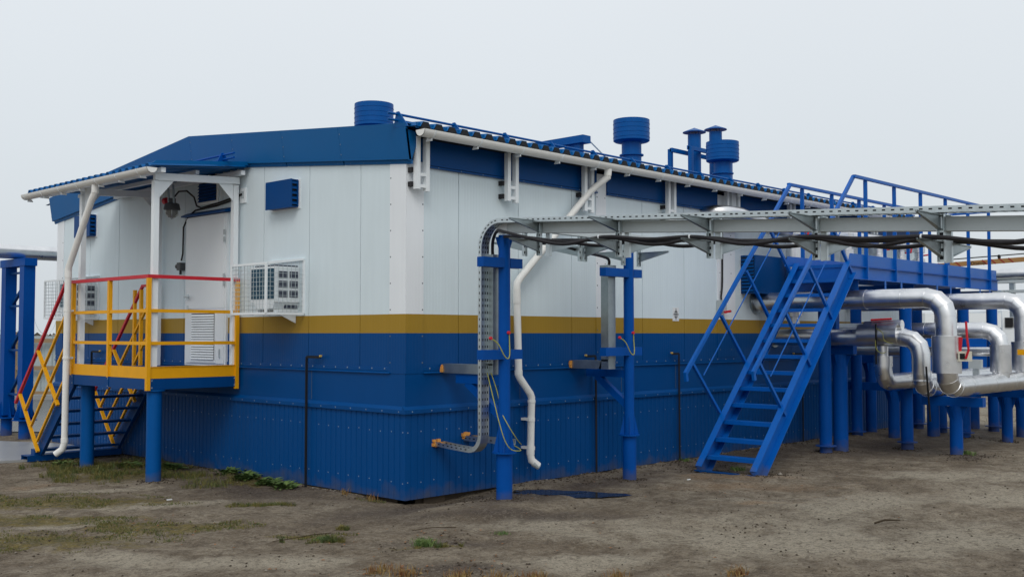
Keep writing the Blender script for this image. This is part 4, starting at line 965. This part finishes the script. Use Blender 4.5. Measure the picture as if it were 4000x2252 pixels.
# ------------------------------------------------------------ silver insulated pipes
def elbow(c, a, b, r, n=3):
    """points of an elbow: centre corner c, incoming unit a, outgoing unit b"""
    c = Vector(c); a = Vector(a); b = Vector(b); o = c-a*r+b*r; out = []
    for k in range(n+1):
        t_ = math.pi/2*k/n; out.append(o-b*r*math.cos(t_)+a*r*math.sin(t_))
    return out
def seam(t, p, d, r): p = Vector(p); d = Vector(d); t.tube([p-d*.006, p+d*.006], r+.004, 28)
X_, Y_, Z_ = Vector((1,0,0)), Vector((0,1,0)), Vector((0,0,1))
def big_pipe(x, z, yv, zl, r, r2, sleeve, hx, name_lab, tee=False):
    T_ = thing('insulated_pipe', name_lab, 'pipe', (x,yv,0), 'silver insulated pipes')
    p = [(x,-.005,z)]+elbow((x,yv,z),(0,-1,0),(0,0,-1),r*1.9)+([(x,yv,zl+.06)] if tee else elbow((x,yv,zl),(0,0,-1),(1,0,0),r*1.7)+[(hx,yv,zl)])
    t = MB(); t.tube(p, r, 28)
    for i_ in range(1, len(p)-1):
        a_ = (Vector(p[i_])-Vector(p[i_-1])).normalized(); b_ = (Vector(p[i_+1])-Vector(p[i_])).normalized(); seam(t, p[i_], (a_+b_).normalized(), r*1.012)
    for yy in (-.9,-1.9,yv+.62):
        if yy > yv+.3: seam(t, (x,yy,z), Y_, r)
    k = x+.7
    while k < hx and not tee: seam(t, (k,yv,zl), X_, r); k += .9
    seam(t, (x,yv,z-.65), Z_, r)
    t.build('aluminium_jacket', 'alu', T_, sharp=17)
    if sleeve:
        t = MB(); t.lathe((x,yv,0), [(r-.01,sleeve[0]),(r2,sleeve[0]+.005),(r2,sleeve[1]-.005),(r-.01,sleeve[1])], 30); t.build('valve_jacket', 'alu', T_)
    return T_
p1 = big_pipe(7.5,2.365,-3.08,1.08,.145,.200,(1.28,1.82),17,'nearest silver pipe coming out of the wall and dropping beside a red lever')
t = MB(); t.box(7.44,7.60,-3.40,-3.25,1.46,1.60); t.box(7.435,7.4399,-3.36,-3.29,1.49,1.57,1); t.build('stem_housing', ['cream','dark'], p1, smooth=False)
t = MB(); t.bar((7.47,-3.30,1.80),(7.47,-3.28,1.60),.02,.04); t.tube([(7.44,-3.37,1.50),(7.42,-3.42,1.62),(7.42,-3.40,1.80),(7.42,-3.39,2.02)], .017, 8); t.build('lever', 'red', p1)
t = MB(); t.lathe((7.5,-.025,2.365),[(.002,0),(.002,0)],6); t = MB(); t.tube([(7.5,-.03,2.365),(7.5,-.001,2.365)], .20, 24); t.build('wall_collar', 'galv_matt', p1)
p2 = big_pipe(8.06,1.79,-2.48,1.03,.135,.165,None,14,'middle silver pipe with thicker sleeve dropping left of the nearest one')
t = MB(); t.tube([(8.06,-1.53,1.83),(8.06,-2.16,1.84)], .178, 32); t.tube([(8.06,-1.60,1.965),(8.06,-2.20,1.985)], .075, 20); t.build('valve_jacket', 'alu', p2, sharp=40)
t = MB(); t.tube([(8.02,-1.72,2.06),(8.02,-2.05,2.075)], .016, 8); t.build('lever', 'red', p2)
t = MB(); t.tube([(8.06,-.03,1.79),(8.06,-.001,1.79)], .17, 24); t.build('wall_collar', 'galv_matt', p2)
big_pipe(10.78,2.40,-3.08,1.12,.140,.195,(1.24,1.72),16,'farther silver pipe at the right edge with a yellow tag',True)
t = MB(); 
lab = thing('pipe_tag', 'yellow warning tag on the silver sleeve at the right edge', 'tag', (10.6,-3.1,1.5))
t.box(10.575,10.580,-3.22,-3.04,1.50,1.59); t.build('plate', 'yellow', lab, smooth=False)
p5 = big_pipe(9.68,1.90,-3.08,1.10,.128,.158,(1.24,1.68),16,'lower silver pipe bending down between the two large vertical ones',True)
T3 = thing('insulated_pipe', 'silver drain branch with a wide collar hanging under the middle pipe', 'pipe', (8.06,-1.89,1.1), 'silver insulated pipes')
t = MB(); t.tube([(8.06,-1.89,1.66),(8.06,-1.89,1.5)], .075, 20); t.tube([(8.06,-1.89,1.505),(8.06,-1.89,1.34)], .140, 24)
t.tube([(8.06,-1.89,1.34)]+elbow((8.06,-1.89,1.10),(0,0,-1),(1,0,0),.20)+[(14,-1.89,1.10)], .128, 26)
for k in (8.8,9.7,10.6,11.5): seam(t, (k,-1.89,1.10), X_, .128)
t.build('aluminium_jacket', 'alu', T3, sharp=17)
t = MB(); t.tube([(10,-.01,1.55),(10,-1.3,1.55),(10,-3.0,1.56)], .075, 20); seam(t,(10,-.5,1.55),Y_,.075); seam(t,(10,-2.3,1.555),Y_,.075)
tag(t.build('insulated_pipe', 'alu'), 'thin straight silver pipe behind the others from wall to right', 'pipe', 'silver insulated pipes')
t = MB(); t.tube([(7.2,-.40,3.56),(9.0,-.40,3.56),(12.5,-.40,3.56)], .13, 24); t.tube([(5.98,-.0,3.70)]+elbow((5.98,-.32,3.70),(0,-1,0),(1,0,0),.2)+[(6.5,-.32,3.70),(7.25,-.40,3.56)], .105, 22)
tag(t.build('insulated_pipe', 'alu'), 'silver pipe leaving the wall under the eave and running behind the rack', 'pipe', 'silver insulated pipes')
# valve cluster on the walkway
def standpipe(x, y, r, z0, z1, lab, lever=True):
    T_ = thing('valve_standpipe', lab, 'valve', (x,y,z0), 'silver valve standpipes on the walkway')
    t = MB(); t.lathe((x,y,0), [(r*.6,z0),(r*.6,z0+.12),(r,z0+.13),(r,z1-.28),(r*.7,z1-.27),(r*.7,z1-.16),(r,z1-.15),(r,z1),(r*.3,z1+.01)], 20); t.build('jacket', 'alu', T_)
    if lever:
        t = MB(); t.tube([(x+r,y-.05,z1-.2),(x+r+.14,y-.1,z1-.18),(x+r+.2,y-.1,z1-.05)], .016, 8); t.build('lever', 'red', T_)
for i, (x, y, r, z0, z1, l_) in enumerate(((7.95,-.45,.13,2.0,3.62,'fat silver standpipe right behind the stair head'),(9.85,-.45,.12,2.9,3.62,'second silver standpipe above the walkway rail'),(11.1,-.45,.12,2.9,3.6,'third silver standpipe above the walkway'),(12.1,-.45,.10,2.9,3.6,'fourth silver standpipe above the walkway'),(12.95,-.45,.12,2.9,3.6,'last silver standpipe at the walkway end'))):
    standpipe(x, y, r, z0, z1, l_)
# supports of the pipes
def support(x, y, zt, r=.095, cap=(.45,.45), lab=''):
    T_ = thing('pipe_support', lab, 'pipe support', (x,y,0), 'short blue pipe supports')
    t = MB(); t.lathe((x,y,0), [(r,-.3),(r,zt-.14)], 20)
    for a in (0,math.pi/2,math.pi,3*math.pi/2): c, s_ = math.cos(a), math.sin(a); t.prism([(x+c*r*.95,y+s_*r*.95,zt-.145),(x+c*(r+.07),y+s_*(r+.07),zt-.145),(x+c*r*.95,y+s_*r*.95,zt-.36)], (-s_*.008,c*.008,0))
    t.build('pile', 'blue', T_)
    t = MB(); t.box(x-.065,x+.065,y-cap[0],y+cap[1],zt-.139,zt-.131); t.box(x-.065,x-.055,y-cap[0],y+cap[1],zt-.131,zt-.008); t.box(x+.055,x+.065,y-cap[0],y+cap[1],zt-.131,zt-.008); t.box(x-.065,x+.065,y-cap[0],y+cap[1],zt-.008,zt); t.box(x-.055,x+.055,y-cap[0],y-cap[0]+.006,zt-.131,zt-.008)
    t.build('cap_beam', 'blue', T_, smooth=False); return T_
support(8.60,-2.78,.89,cap=(.42,.50),lab='front blue pipe support standing apart on the sand')
support(11.42,-1.30,.89,.11,(.9,.6),'blue pipe support behind the front one to the left')
support(11.50,-2.55,.89,.09,(.75,.75),'blue pipe support right of the front one carrying three pipes')
support(12.35,-2.52,.85,.10,(.6,.5),'blue pipe support at the right edge of the photo')
support(13.50,-1.25,.85,.11,(.5,.5),'far blue pipe support between the pair at the right')
support(14.05,-1.55,.85,.10,(.5,.5),'farthest blue pipe support at the right')
support(10.62,-.92,.97,.10,(.25,.95),'blue pipe support under the drain branch')
support(11.18,-.24,1.45,.10,(.3,.2),'blue support close to the dark skirt behind the pipes')
sp_ = support(8.25,-1.08,1.66,.118,(.26,.18),'thick blue support just right of the stair foot columns')
t = MB(); t.box(8.19,8.31,-1.05,-.94,1.661,2.22); t.build('upright', 'blue', sp_, smooth=False)
# black marker stakes with wires
for (x, y, z0, z1, lab) in ((7.88,-1.86,1.38,2.0,'thin black stake with yellow wire in front of the middle pipe'),(7.90,-2.62,.55,1.36,'dark leaning stake in front of the dropping middle pipe')):
    t = MB(); t.bar((x,y,z1),(x,y-.05 if z1 < 1.5 else y,z0),.022,.022); tag(t.build('marker_stake', 'dark', smooth=False), lab, 'stake')
wire([(7.86,-1.88,1.93),(7.84,-1.98,1.86),(7.83,-2.02,1.74),(7.84,-2.14,1.70)],'curled yellow wire hanging on the middle pipe sleeve'); wire([(7.86,-1.86,1.75),(7.84,-1.88,1.62),(7.84,-1.96,1.55),(7.85,-2.03,1.57)],'short yellow wire below the middle pipe sleeve')
jb = thing('junction_box', 'pale grey junction box with yellow wire between the right pipes', 'junction box', (9.4,-2.95,1.1))
t = MB(); t.box(9.0,9.08,-3.02,-2.83,1.31,1.45); t.build('casing', 'grey', jb, smooth=False)
t = MB(); t.box(9.03,9.07,-2.97,-2.88,1.18,1.31); t.build('stand', 'galv', jb, smooth=False)

# ------------------------------------------------------------ left pipe rack, fence, far things
Lr = thing('pipe_trestle', 'blue twin post trestle with cross braces at the left edge', 'trestle', (-.06,10.75,0))
for y in (10.33,11.16):
    t = MB(); t.box(-.16,.04,y-.10,y+.10,.36,3.06); t.build('leg', 'blue', Lr, smooth=False)
    t = MB(); t.lathe((-.06,y,0), [(.10,-.3),(.10,.30),(.21,.305),(.21,.32)], 20); t.prism([(-.26,y,.32),(.14,y,.32),(.04,y,.62),(-.16,y,.62)], (0,.01,0)); t.prism([(-.06,y-.2,.32),(-.06,y+.2,.32),(-.06,y+.1,.62),(-.06,y-.1,.62)], (.01,0,0)); t.build('base', 'blue', Lr)
t = MB()
for z in (.75,1.55,2.35,2.95): t.bar((-.06,10.43,z),(-.06,11.06,z),.05,.035)
for z in (.8,1.6,2.4): t.bar((-.02,11.06,z),(-.02,10.43,z+.52 if z < 2.3 else z+.4),.05,.05)
t.build('brace', 'stair_blue', Lr, smooth=False)
t = MB(); t.box(-.17,.05,10.18,11.32,3.061,3.20); t.build('cap_beam', 'blue', Lr, smooth=False)
t = MB(); t.tube([(-14,10.75,3.335),(0,10.75,3.335),(9,10.75,3.335)], .13, 24); tag(t.build('trestle_pipe', 'alu'), 'white lagged pipe lying on the left blue trestle', 'pipe')
Fn = thing('boundary_fence', 'pale corrugated sheet fence with brown timber rails far left', 'fence', at(31,-15,0))
t = MB(); p = []; s_ = -60
while s_ < -6.5: p += [(s_,0),(s_+.16,0),(s_+.19,.04),(s_+.27,.04),(s_+.30,0)]; s_ += .33
vs = []
for (la, o) in p:
    for z in (0.0,1.78): q = at(31.2+o, la, z); vs.append(tuple(q))
t.add(vs, [(2*i,2*i+2,2*i+3,2*i+1) for i in range(len(p)-1)]); t.build('sheeting', 'fence', Fn, smooth=False)
t = MB()
for z in (.10,.84,1.64): t.bar(at(31.0,-60,z), at(31.0,-6.5,z), .06, .12)
t.build('rail', 'timber', Fn, smooth=False)
t = MB()
for la in range(-59,-6,2): t.bar(at(31.0,la+.35,0), at(31.0,la+.35,1.9), .12, .12)
t.build('fence_post', 'timber', Fn, smooth=False)
t = MB(); s_ = -60; pts_ = []
random.seed(3); ph = 0
while s_ < -6.5:
    pts_.append(at(31.1+.23*math.cos(ph), s_+.05*math.sin(ph*.37), 2.08+.25*math.sin(ph))); ph += .45; s_ += .042
t.tube(pts_, .006, 4); tag(t.build('razor_wire', 'grey'), 'coiled razor wire along the top of the far fence', 'razor wire')
t = MB(); random.seed(5)
for k in range(5000):
    la = random.uniform(-80,40); dp = random.uniform(95,120); hm = 1.4+.9*abs(noise.noise(Vector((la*.12,0,2))))+.7*noise.noise(Vector((la*.6,3,2))); z = random.uniform(0,1)**.6*hm
    c = at(dp,la,z); r = random.uniform(.12,.32); a = random.uniform(0,3.14); d = (RT*math.cos(a)+FW*math.sin(a))*r; u = Vector((random.uniform(-.5,.5)*r,random.uniform(-.5,.5)*r,r))
    t.add([c-d,c+d,c+u],[(0,1,2)])
tag(t.build('treeline', 'bush', smooth=False), 'low dark line of distant bushes behind the fence', 'bushes', kind='stuff')
# far equipment on the right
Fm = thing('equipment_module', 'far blue and white equipment module seen between the blue legs', 'module', at(38,14,0))
def fbox(t, d0, d1, l0, l1, z0, z1, mi=0):
    q = [at(d0,l0,z0),at(d0,l1,z0),at(d1,l1,z0),at(d1,l0,z0)]; t.prism(q, (0,0,z1-z0), mi)
t = MB(); fbox(t,36,40,14.2,16.6,0,2.05); t.build('blue_casing', 'blue', Fm, smooth=False)
t = MB(); fbox(t,35.9,40.1,14.1,16.7,2.05,2.55); fbox(t,35.9,35.95,14.4,15.3,1.85,2.04); fbox(t,35.9,40,14.2,16.6,1.15,1.35); t.build('white_trim', 'white', Fm, smooth=False)
Fk = thing('generator_container', 'far white container with black louvred panels at the right edge', 'container', at(38,18,0))
t = MB(); fbox(t,37,40,17.25,21.5,.9,2.66); t.build('casing', 'white', Fk, smooth=False)
t = MB()
for l0, l1, z0, z1 in ((17.33,17.60,2.07,2.41),(17.64,18.35,2.07,2.41),(18.4,19.3,2.07,2.41),(17.75,18.9,1.66,2.0),(19.0,21.3,1.2,2.0)): fbox(t,36.94,36.99,l0,l1,z0,z1)
t.build('louvre', 'deepdark', Fk, smooth=False)
t = MB(); fbox(t,37,40,17.5,21.4,0,.9); t.build('skid', 'stair_blue', Fk, smooth=False)
Fr = thing('far_pipe_rack', 'far silver pipe and trays crossing behind the walkway end', 'pipe rack', (16,0,0))
t = MB(); t.tube([(16,3,3.12),(16,-9,3.12)], .125, 22); t.build('pipe', 'alu', Fr)
t = MB()
for z in (2.93,2.72,2.45): t.box(15.9,16.1,-9,2,z,z+.06)
t.build('tray', 'galv_beam', Fr, smooth=False)
for y in (-1.2,-3.2,-5.2,1): t = MB(); t.box(15.95,16.05,y-.05,y+.05,2.2,3.0); t.prism([(16.0,y,2.75),(15.5,y,2.75),(16.0,y,2.6)],(0,.02,0)); t.build('hanger', 'galv', Fr, smooth=False)
for y in (1.5,-2.6,-7): t = MB(); t.lathe((16.1,y,0),[(.09,-.2),(.09,2.45)],14); t.build('leg', 'blue', Fr)
Cr = thing('crane_boom', 'distant ochre crane boom with dark stripes above the walkway end', 'crane', at(52,34,0))
b0 = at(50,20.0,5.05); b1 = at(50,40,6.55); dd = (b1-b0).normalized()
t = MB(); t.bar(b0,b1,.3,.22); t.build('boom', 'orange_boom', Cr, smooth=False)
for k in range(9):
    if k in (3,4): continue
    t = MB()
    c = b0+dd*(.35+.42*k)-FW*.155; t.bar(c+Vector((0,0,.10))-RT*.12, c-Vector((0,0,.10))+RT*.12, .012, .06, up=tuple(RT)); t.build('stripe', 'darkred', Cr, smooth=False)
cu = bpy.data.curves.new('lettering', 'FONT'); cu.body = 'Юпитер'; cu.size = .20; cu.extrude = .004
to = bpy.data.objects.new('lettering', cu); COL.objects.link(to)
bpy.context.view_layer.update()
tm = bpy.data.meshes.new_from_object(to.evaluated_get(bpy.context.evaluated_depsgraph_get()))
bpy.data.objects.remove(to); tm.materials.clear(); tm.materials.append(M['deepdark'])
lt = bpy.data.objects.new('lettering', tm); COL.objects.link(lt); lt.parent = Cr
pos = b0+dd*1.75-FW*.16-Vector((0,0,.065)); lt.location = pos-Vector(Cr.location); lt.rotation_euler = (math.pi/2, -.0, TH-math.pi/2)
t = MB(); t.tube([b0+dd*.3+Vector((0,0,.25)), b1+Vector((0,0,.35))], .03, 6); t.tube([b0+dd*3.2+Vector((0,0,.20)), b0+dd*3.25+Vector((0,0,.20))], .12, 10); t.bar(b1, at(50,40,0), .8, .8); t.build('rope', 'dark', Cr)

# ------------------------------------------------------------ plants and litter
def inblob(cx, cy, rx, ry, a):
    while True:
        u, v = random.uniform(-1,1), random.uniform(-1,1)
        if u*u+v*v < 1: break
    return cx+u*rx*math.cos(a)-v*ry*math.sin(a), cy+u*rx*math.sin(a)+v*ry*math.cos(a)
def blade(t, x, y, h, wd, lean, z=None):
    a = random.uniform(0,6.28); b_ = random.uniform(0,6.28); z = height(x,y) if z is None else z
    d = Vector((math.cos(a),math.sin(a),0))*wd; l_ = Vector((math.cos(b_),math.sin(b_),0))*lean*h
    p = Vector((x,y,z-.005)); m_ = p+l_*.35+Vector((0,0,h*.6)); e_ = p+l_+Vector((0,0,h*(.95-.35*lean)))
    t.add([p-d,p+d,m_+d*.7,m_-d*.7,e_],[(0,1,2,3),(3,2,4)])
random.seed(21)
t = MB()
for (cx, cy, rx, ry, n, h) in ((-1.1,4.3,1.1,.9,7500,.075),(-.5,5.4,.7,.6,2200,.06),(-1.3,5.6,.7,.4,2400,.09),(-.5,3.0,.5,.8,1800,.06),(-2.5,2.7,1.5,.5,4200,.026),(-3.4,1.9,1.5,.35,3000,.024),(-3.7,.7,1.3,.55,3200,.026),(-2.6,.55,1.0,.3,2200,.028),(-1.26,1.0,.45,.16,900,.04),(-.15,.45,.3,.15,250,.035),(-1.38,-.94,.22,.06,900,.05),(-2.05,-1.12,.30,.08,1100,.05),(-1.55,-1.98,.40,.09,1100,.045),(-1.42,-2.12,.2,.06,300,.035),(-1.9,-.95,.4,.10,300,.03),(-3.3,3.1,1.0,.25,500,.02),(12,4,6,5,0,.1),(15.6,-1.5,.8,.4,300,.12)):
    for k in range(n):
        x, y = inblob(cx, cy, rx, ry, FA)
        if fbm(x*1.0+5, y, 2.6) < -.02: continue
        if x > -.03 and y > 0 and x < 14: continue
        blade(t, x, y, h*random.uniform(.5,1.5), .0035 if h > .03 else .004, random.uniform(.2,1.0))
tag(t.build('grass', 'grass', smooth=False), 'short mossy grass in patches on the sandy ground at left', 'grass', kind='stuff')
def tuft(x, y, n, h, mat, nm, lab, cat, lean=(.2,1.1), wd=.004, sp_=.05, grp=None):
    t = MB()
    for k in range(n): blade(t, x+random.gauss(0,sp_), y+random.gauss(0,sp_), h*random.uniform(.45,1.1), wd, random.uniform(*lean))
    tag(t.build(nm, mat, smooth=False), lab, cat, grp)
tuft(-1.42,-1.93,330,.095,'weed','grass_tuft','bright green grass tuft alone on the bare sand before the corner','grass tuft',(.3,1.2),.004,.045,'grass tufts')
tuft(-.67,-2.15,80,.045,'weed','grass_tuft','tiny green tuft on the sand right of the bright green one','grass tuft',(.3,1.2),.003,.035,'grass tufts')
tuft(-1.94,-1.09,150,.05,'weed','grass_tuft','small green tuft left of the dry stalks','grass tuft',(.3,1.2),.003,.04,'grass tufts')
tuft(8.78,-2.86,140,.10,'weed','grass_tuft','green tuft at the foot of the front pipe support','grass tuft',(.2,1.1),.006,.07,'grass tufts')
tuft(5.28,-.10,60,.08,'weed','grass_tuft','weed at the wall foot left of the blue stairs','grass tuft',(.2,1.0),.005,.05,'grass tufts')
tuft(5.05,-1.15,70,.09,'weed','grass_tuft','yellow green weed under the lowest stair treads','grass tuft',(.2,1.0),.006,.06,'grass tufts')
DRY = [(-2.12,-3.10,'left'),(-1.95,-3.35,'centre'),(-2.35,-2.75,'upper left'),(-1.28,-3.98,'right'),(-1.75,-3.55,'lower centre'),(-2.45,-2.55,'far left'),(-.52,-4.55,'far right')]
for (x, y, w_) in DRY:
    t = MB()
    for k in range(110): blade(t, x+random.gauss(0,.06), y+random.gauss(0,.045), .075*random.uniform(.4,1.5), .0035, random.uniform(.1,.9))
    for k in range(16):
        px_, py_ = x+random.gauss(0,.07), y+random.gauss(0,.05); z = height(px_,py_)+.012; a = random.uniform(0,6.28); r = random.uniform(.008,.018)
        t.add([(px_+r*math.cos(a),py_+r*math.sin(a),z),(px_-r*math.sin(a),py_+r*math.cos(a),z+.01),(px_-r*math.cos(a),py_-r*math.sin(a),z+.002)],[(0,1,2)])
    tag(t.build('dry_weed', 'dry', smooth=False), 'reddish brown dry weed, '+w_+' one of those along the bottom edge', 'dry weed', 'dry weeds in the foreground')
def leafy(x, y, n, s_, lab, grp='leafy weeds at the wall foot'):
    t = MB()
    for k in range(n):
        a = random.uniform(0,6.28); L_ = s_*random.uniform(.6,1.2); up = random.uniform(.15,1.0); px_, py_ = x+random.gauss(0,s_*.35), y+random.gauss(0,s_*.35)
        if px_ > -.04: px_ = -.05
        p = Vector((px_,py_,height(px_,py_))); d = Vector((math.cos(a),math.sin(a),up)).normalized(); w_ = Vector((-math.sin(a),math.cos(a),0))*L_*.16
        m_ = p+d*L_*.55; e_ = p+d*L_*.9+Vector((math.cos(a),math.sin(a),-.4))*L_*.25
        t.add([p, m_-w_, m_+w_+Vector((0,0,.01)), e_],[(0,1,2),(1,3,2)])
    tag(t.build('leafy_weed', 'weed', smooth=False), lab, 'weed', grp)
leafy(-.20,3.35,80,.14,'leafy green weed beside the right entrance pile'); leafy(-.28,2.75,110,.16,'broad leaved weed at the gable wall near the pile'); leafy(-.30,2.25,150,.15,'low leafy weed clump along the gable skirt'); leafy(-.28,1.90,90,.14,'last leafy weed clump toward the corner'); leafy(-.45,4.4,120,.14,'leafy weed between the two entrance piles')
leafy(-1.35,5.75,120,.13,'leafy weed at the foot of the left entrance pile'); leafy(-.75,5.0,130,.13,'leafy weed under the middle of the platform')
for (x, y, l_) in ((-.10,.95,'left'),(-.08,.50,'right')):
    tuft(x,y,26,.12,'dry','dry_stalk','dry brown stalk by the skirt near the corner, the '+l_+' one','dry weed',(.1,.5),.004,.03,'dry stalks by the corner')
# pebbles, clods, leaves
t = MB(); random.seed(11)
def lump(t, x, y, r, mi):
    z = height(x,y)+r*.25; q = [random.uniform(.7,1.2) for _ in range(6)]
    t.add([(x+r*q[0],y,z),(x,y+r*q[1],z),(x-r*q[2],y,z),(x,y-r*q[3],z),(x+r*.1,y,z+r*.6*q[4]),(x,y,z-r*.5)],[(0,1,4),(1,2,4),(2,3,4),(3,0,4),(1,0,5),(2,1,5),(3,2,5),(0,3,5)],mi)
for k in range(3800):
    d = random.uniform(4.5,17)**1.0; la = random.uniform(-.52,.52)*d; p = at(d,la)
    if p.x > -.05 and p.y > -.05: continue
    if fbm(p.x,p.y,1.3) < -.15: continue
    lump(t, p.x, p.y, random.choice((.004,.005,.006,.008,.011,.015)), random.choice((0,1,1,1,1,1)))
for (cx, cy, s_, n) in ((8.65,-3.1,.35,90),(-1.35,-2.0,.3,60),(-2.0,-3.1,.35,70),(2.8,-.3,.5,120),(5.1,-.5,.5,160),(.9,-.35,.5,120),(1.2,-3.6,.25,30),(4.9,-1.9,.3,50),(-1.5,7.2,.4,120),(-3.0,.6,.6,60)):
    for k in range(n):
        x, y = random.gauss(cx,s_), random.gauss(cy,s_*.5)
        if x > -.05 and y > -.05 : continue
        lump(t, x, y, random.uniform(.006,.020), 1)
for (cx, cy, r_) in ((.583,-.97,.10),(3.12,-.74,.10),(-1.19,3.45,.10),(-1.13,5.46,.10),(7.8,-1.05,.11),(9.25,-1.74,.11),(8.6,-2.78,.11),(8.25,-1.08,.13),(11.6,-1.79,.11),(11.5,-2.55,.11),(4.6,-1.75,.10),(4.6,-.9,.10)):
    for k in range(70):
        a = random.uniform(0,6.28); d = r_+abs(random.gauss(0,.10)); lump(t, cx+d*math.cos(a), cy+d*math.sin(a), random.uniform(.006,.020), 1)
for k in range(420):
    x = random.uniform(1.3,14); lump(t, x, -.03-abs(random.gauss(0,.10)), random.uniform(.008,.024), random.choice((0,1,1,1)))
for k in range(260):
    y = random.uniform(.3,9); lump(t, -.03-abs(random.gauss(0,.10)), y, random.uniform(.008,.022), random.choice((0,1,1,1)))
tag(t.build('gravel', ['stone','clod','signwhite'], smooth=False), 'scattered pebbles and soil crumbs on the sandy yard', 'gravel', kind='stuff')
t = MB()
for k in range(130):
    x, y = random.choice([(random.gauss(-2.0,.6),random.gauss(-2.8,.35)),(random.gauss(-3.0,.8),random.gauss(.6,.5)),(random.gauss(-1.2,.8),random.gauss(-1.8,.5)),(random.gauss(2.5,3),random.gauss(-3,1.2))])
    if x > -.05 and y > -.05: continue
    z = height(x,y)+.008; a = random.uniform(0,6.28); r = random.uniform(.008,.024)
    t.add([(x+r*math.cos(a),y+r*math.sin(a),z),(x-r*.5*math.sin(a),y+r*.5*math.cos(a),z+.006),(x-r*math.cos(a),y-r*math.sin(a),z+.002),(x+r*.5*math.sin(a),y-r*.5*math.cos(a),z+.008)],[(0,1,2,3)])
tag(t.build('fallen_leaves', 'leaf', smooth=False), 'scattered fallen brown leaves on the yard', 'leaves', kind='stuff')
t = MB(); t.tube([(2.20,-4.42,.012),(2.34,-4.46,.03),(2.52,-4.53,.014)], [.010,.010,.006], 6); tag(t.build('stick', 'twig'), 'dark bent stick on the pale sand at right', 'stick')
t = MB(); t.tube([(-2.35,-.95,.01),(-2.1,-1.0,.02),(-1.9,-.95,.012),(-1.75,-1.0,.01)], .004, 5); tag(t.build('twig', 'twig'), 'thin curved twig on the sand left of the grass patch', 'twig')
t = MB(); t.tube([(-1.15,-1.45,.01),(-.95,-1.50,.018),(-.75,-1.62,.010)], .004, 5); tag(t.build('twig', 'twig'), 'thin twig on the sand before the building corner', 'twig')
for (x, y, lab) in ((-1.75,2.0,'small white scrap on the moss at left'),(3.55,-1.35,'small white pebble between post and stairs')):
    t = MB(); t.box(x-.03,x+.03,y-.008,y+.008,height(x,y),height(x,y)+.012); tag(t.build('litter_scrap', 'signwhite', smooth=False), lab, 'litter')
t = MB(); lump(t,4.72,-1.98,.05,0); tag(t.build('stone', 'stone', smooth=False), 'grey stone at the near foot of the blue stairs', 'stone')
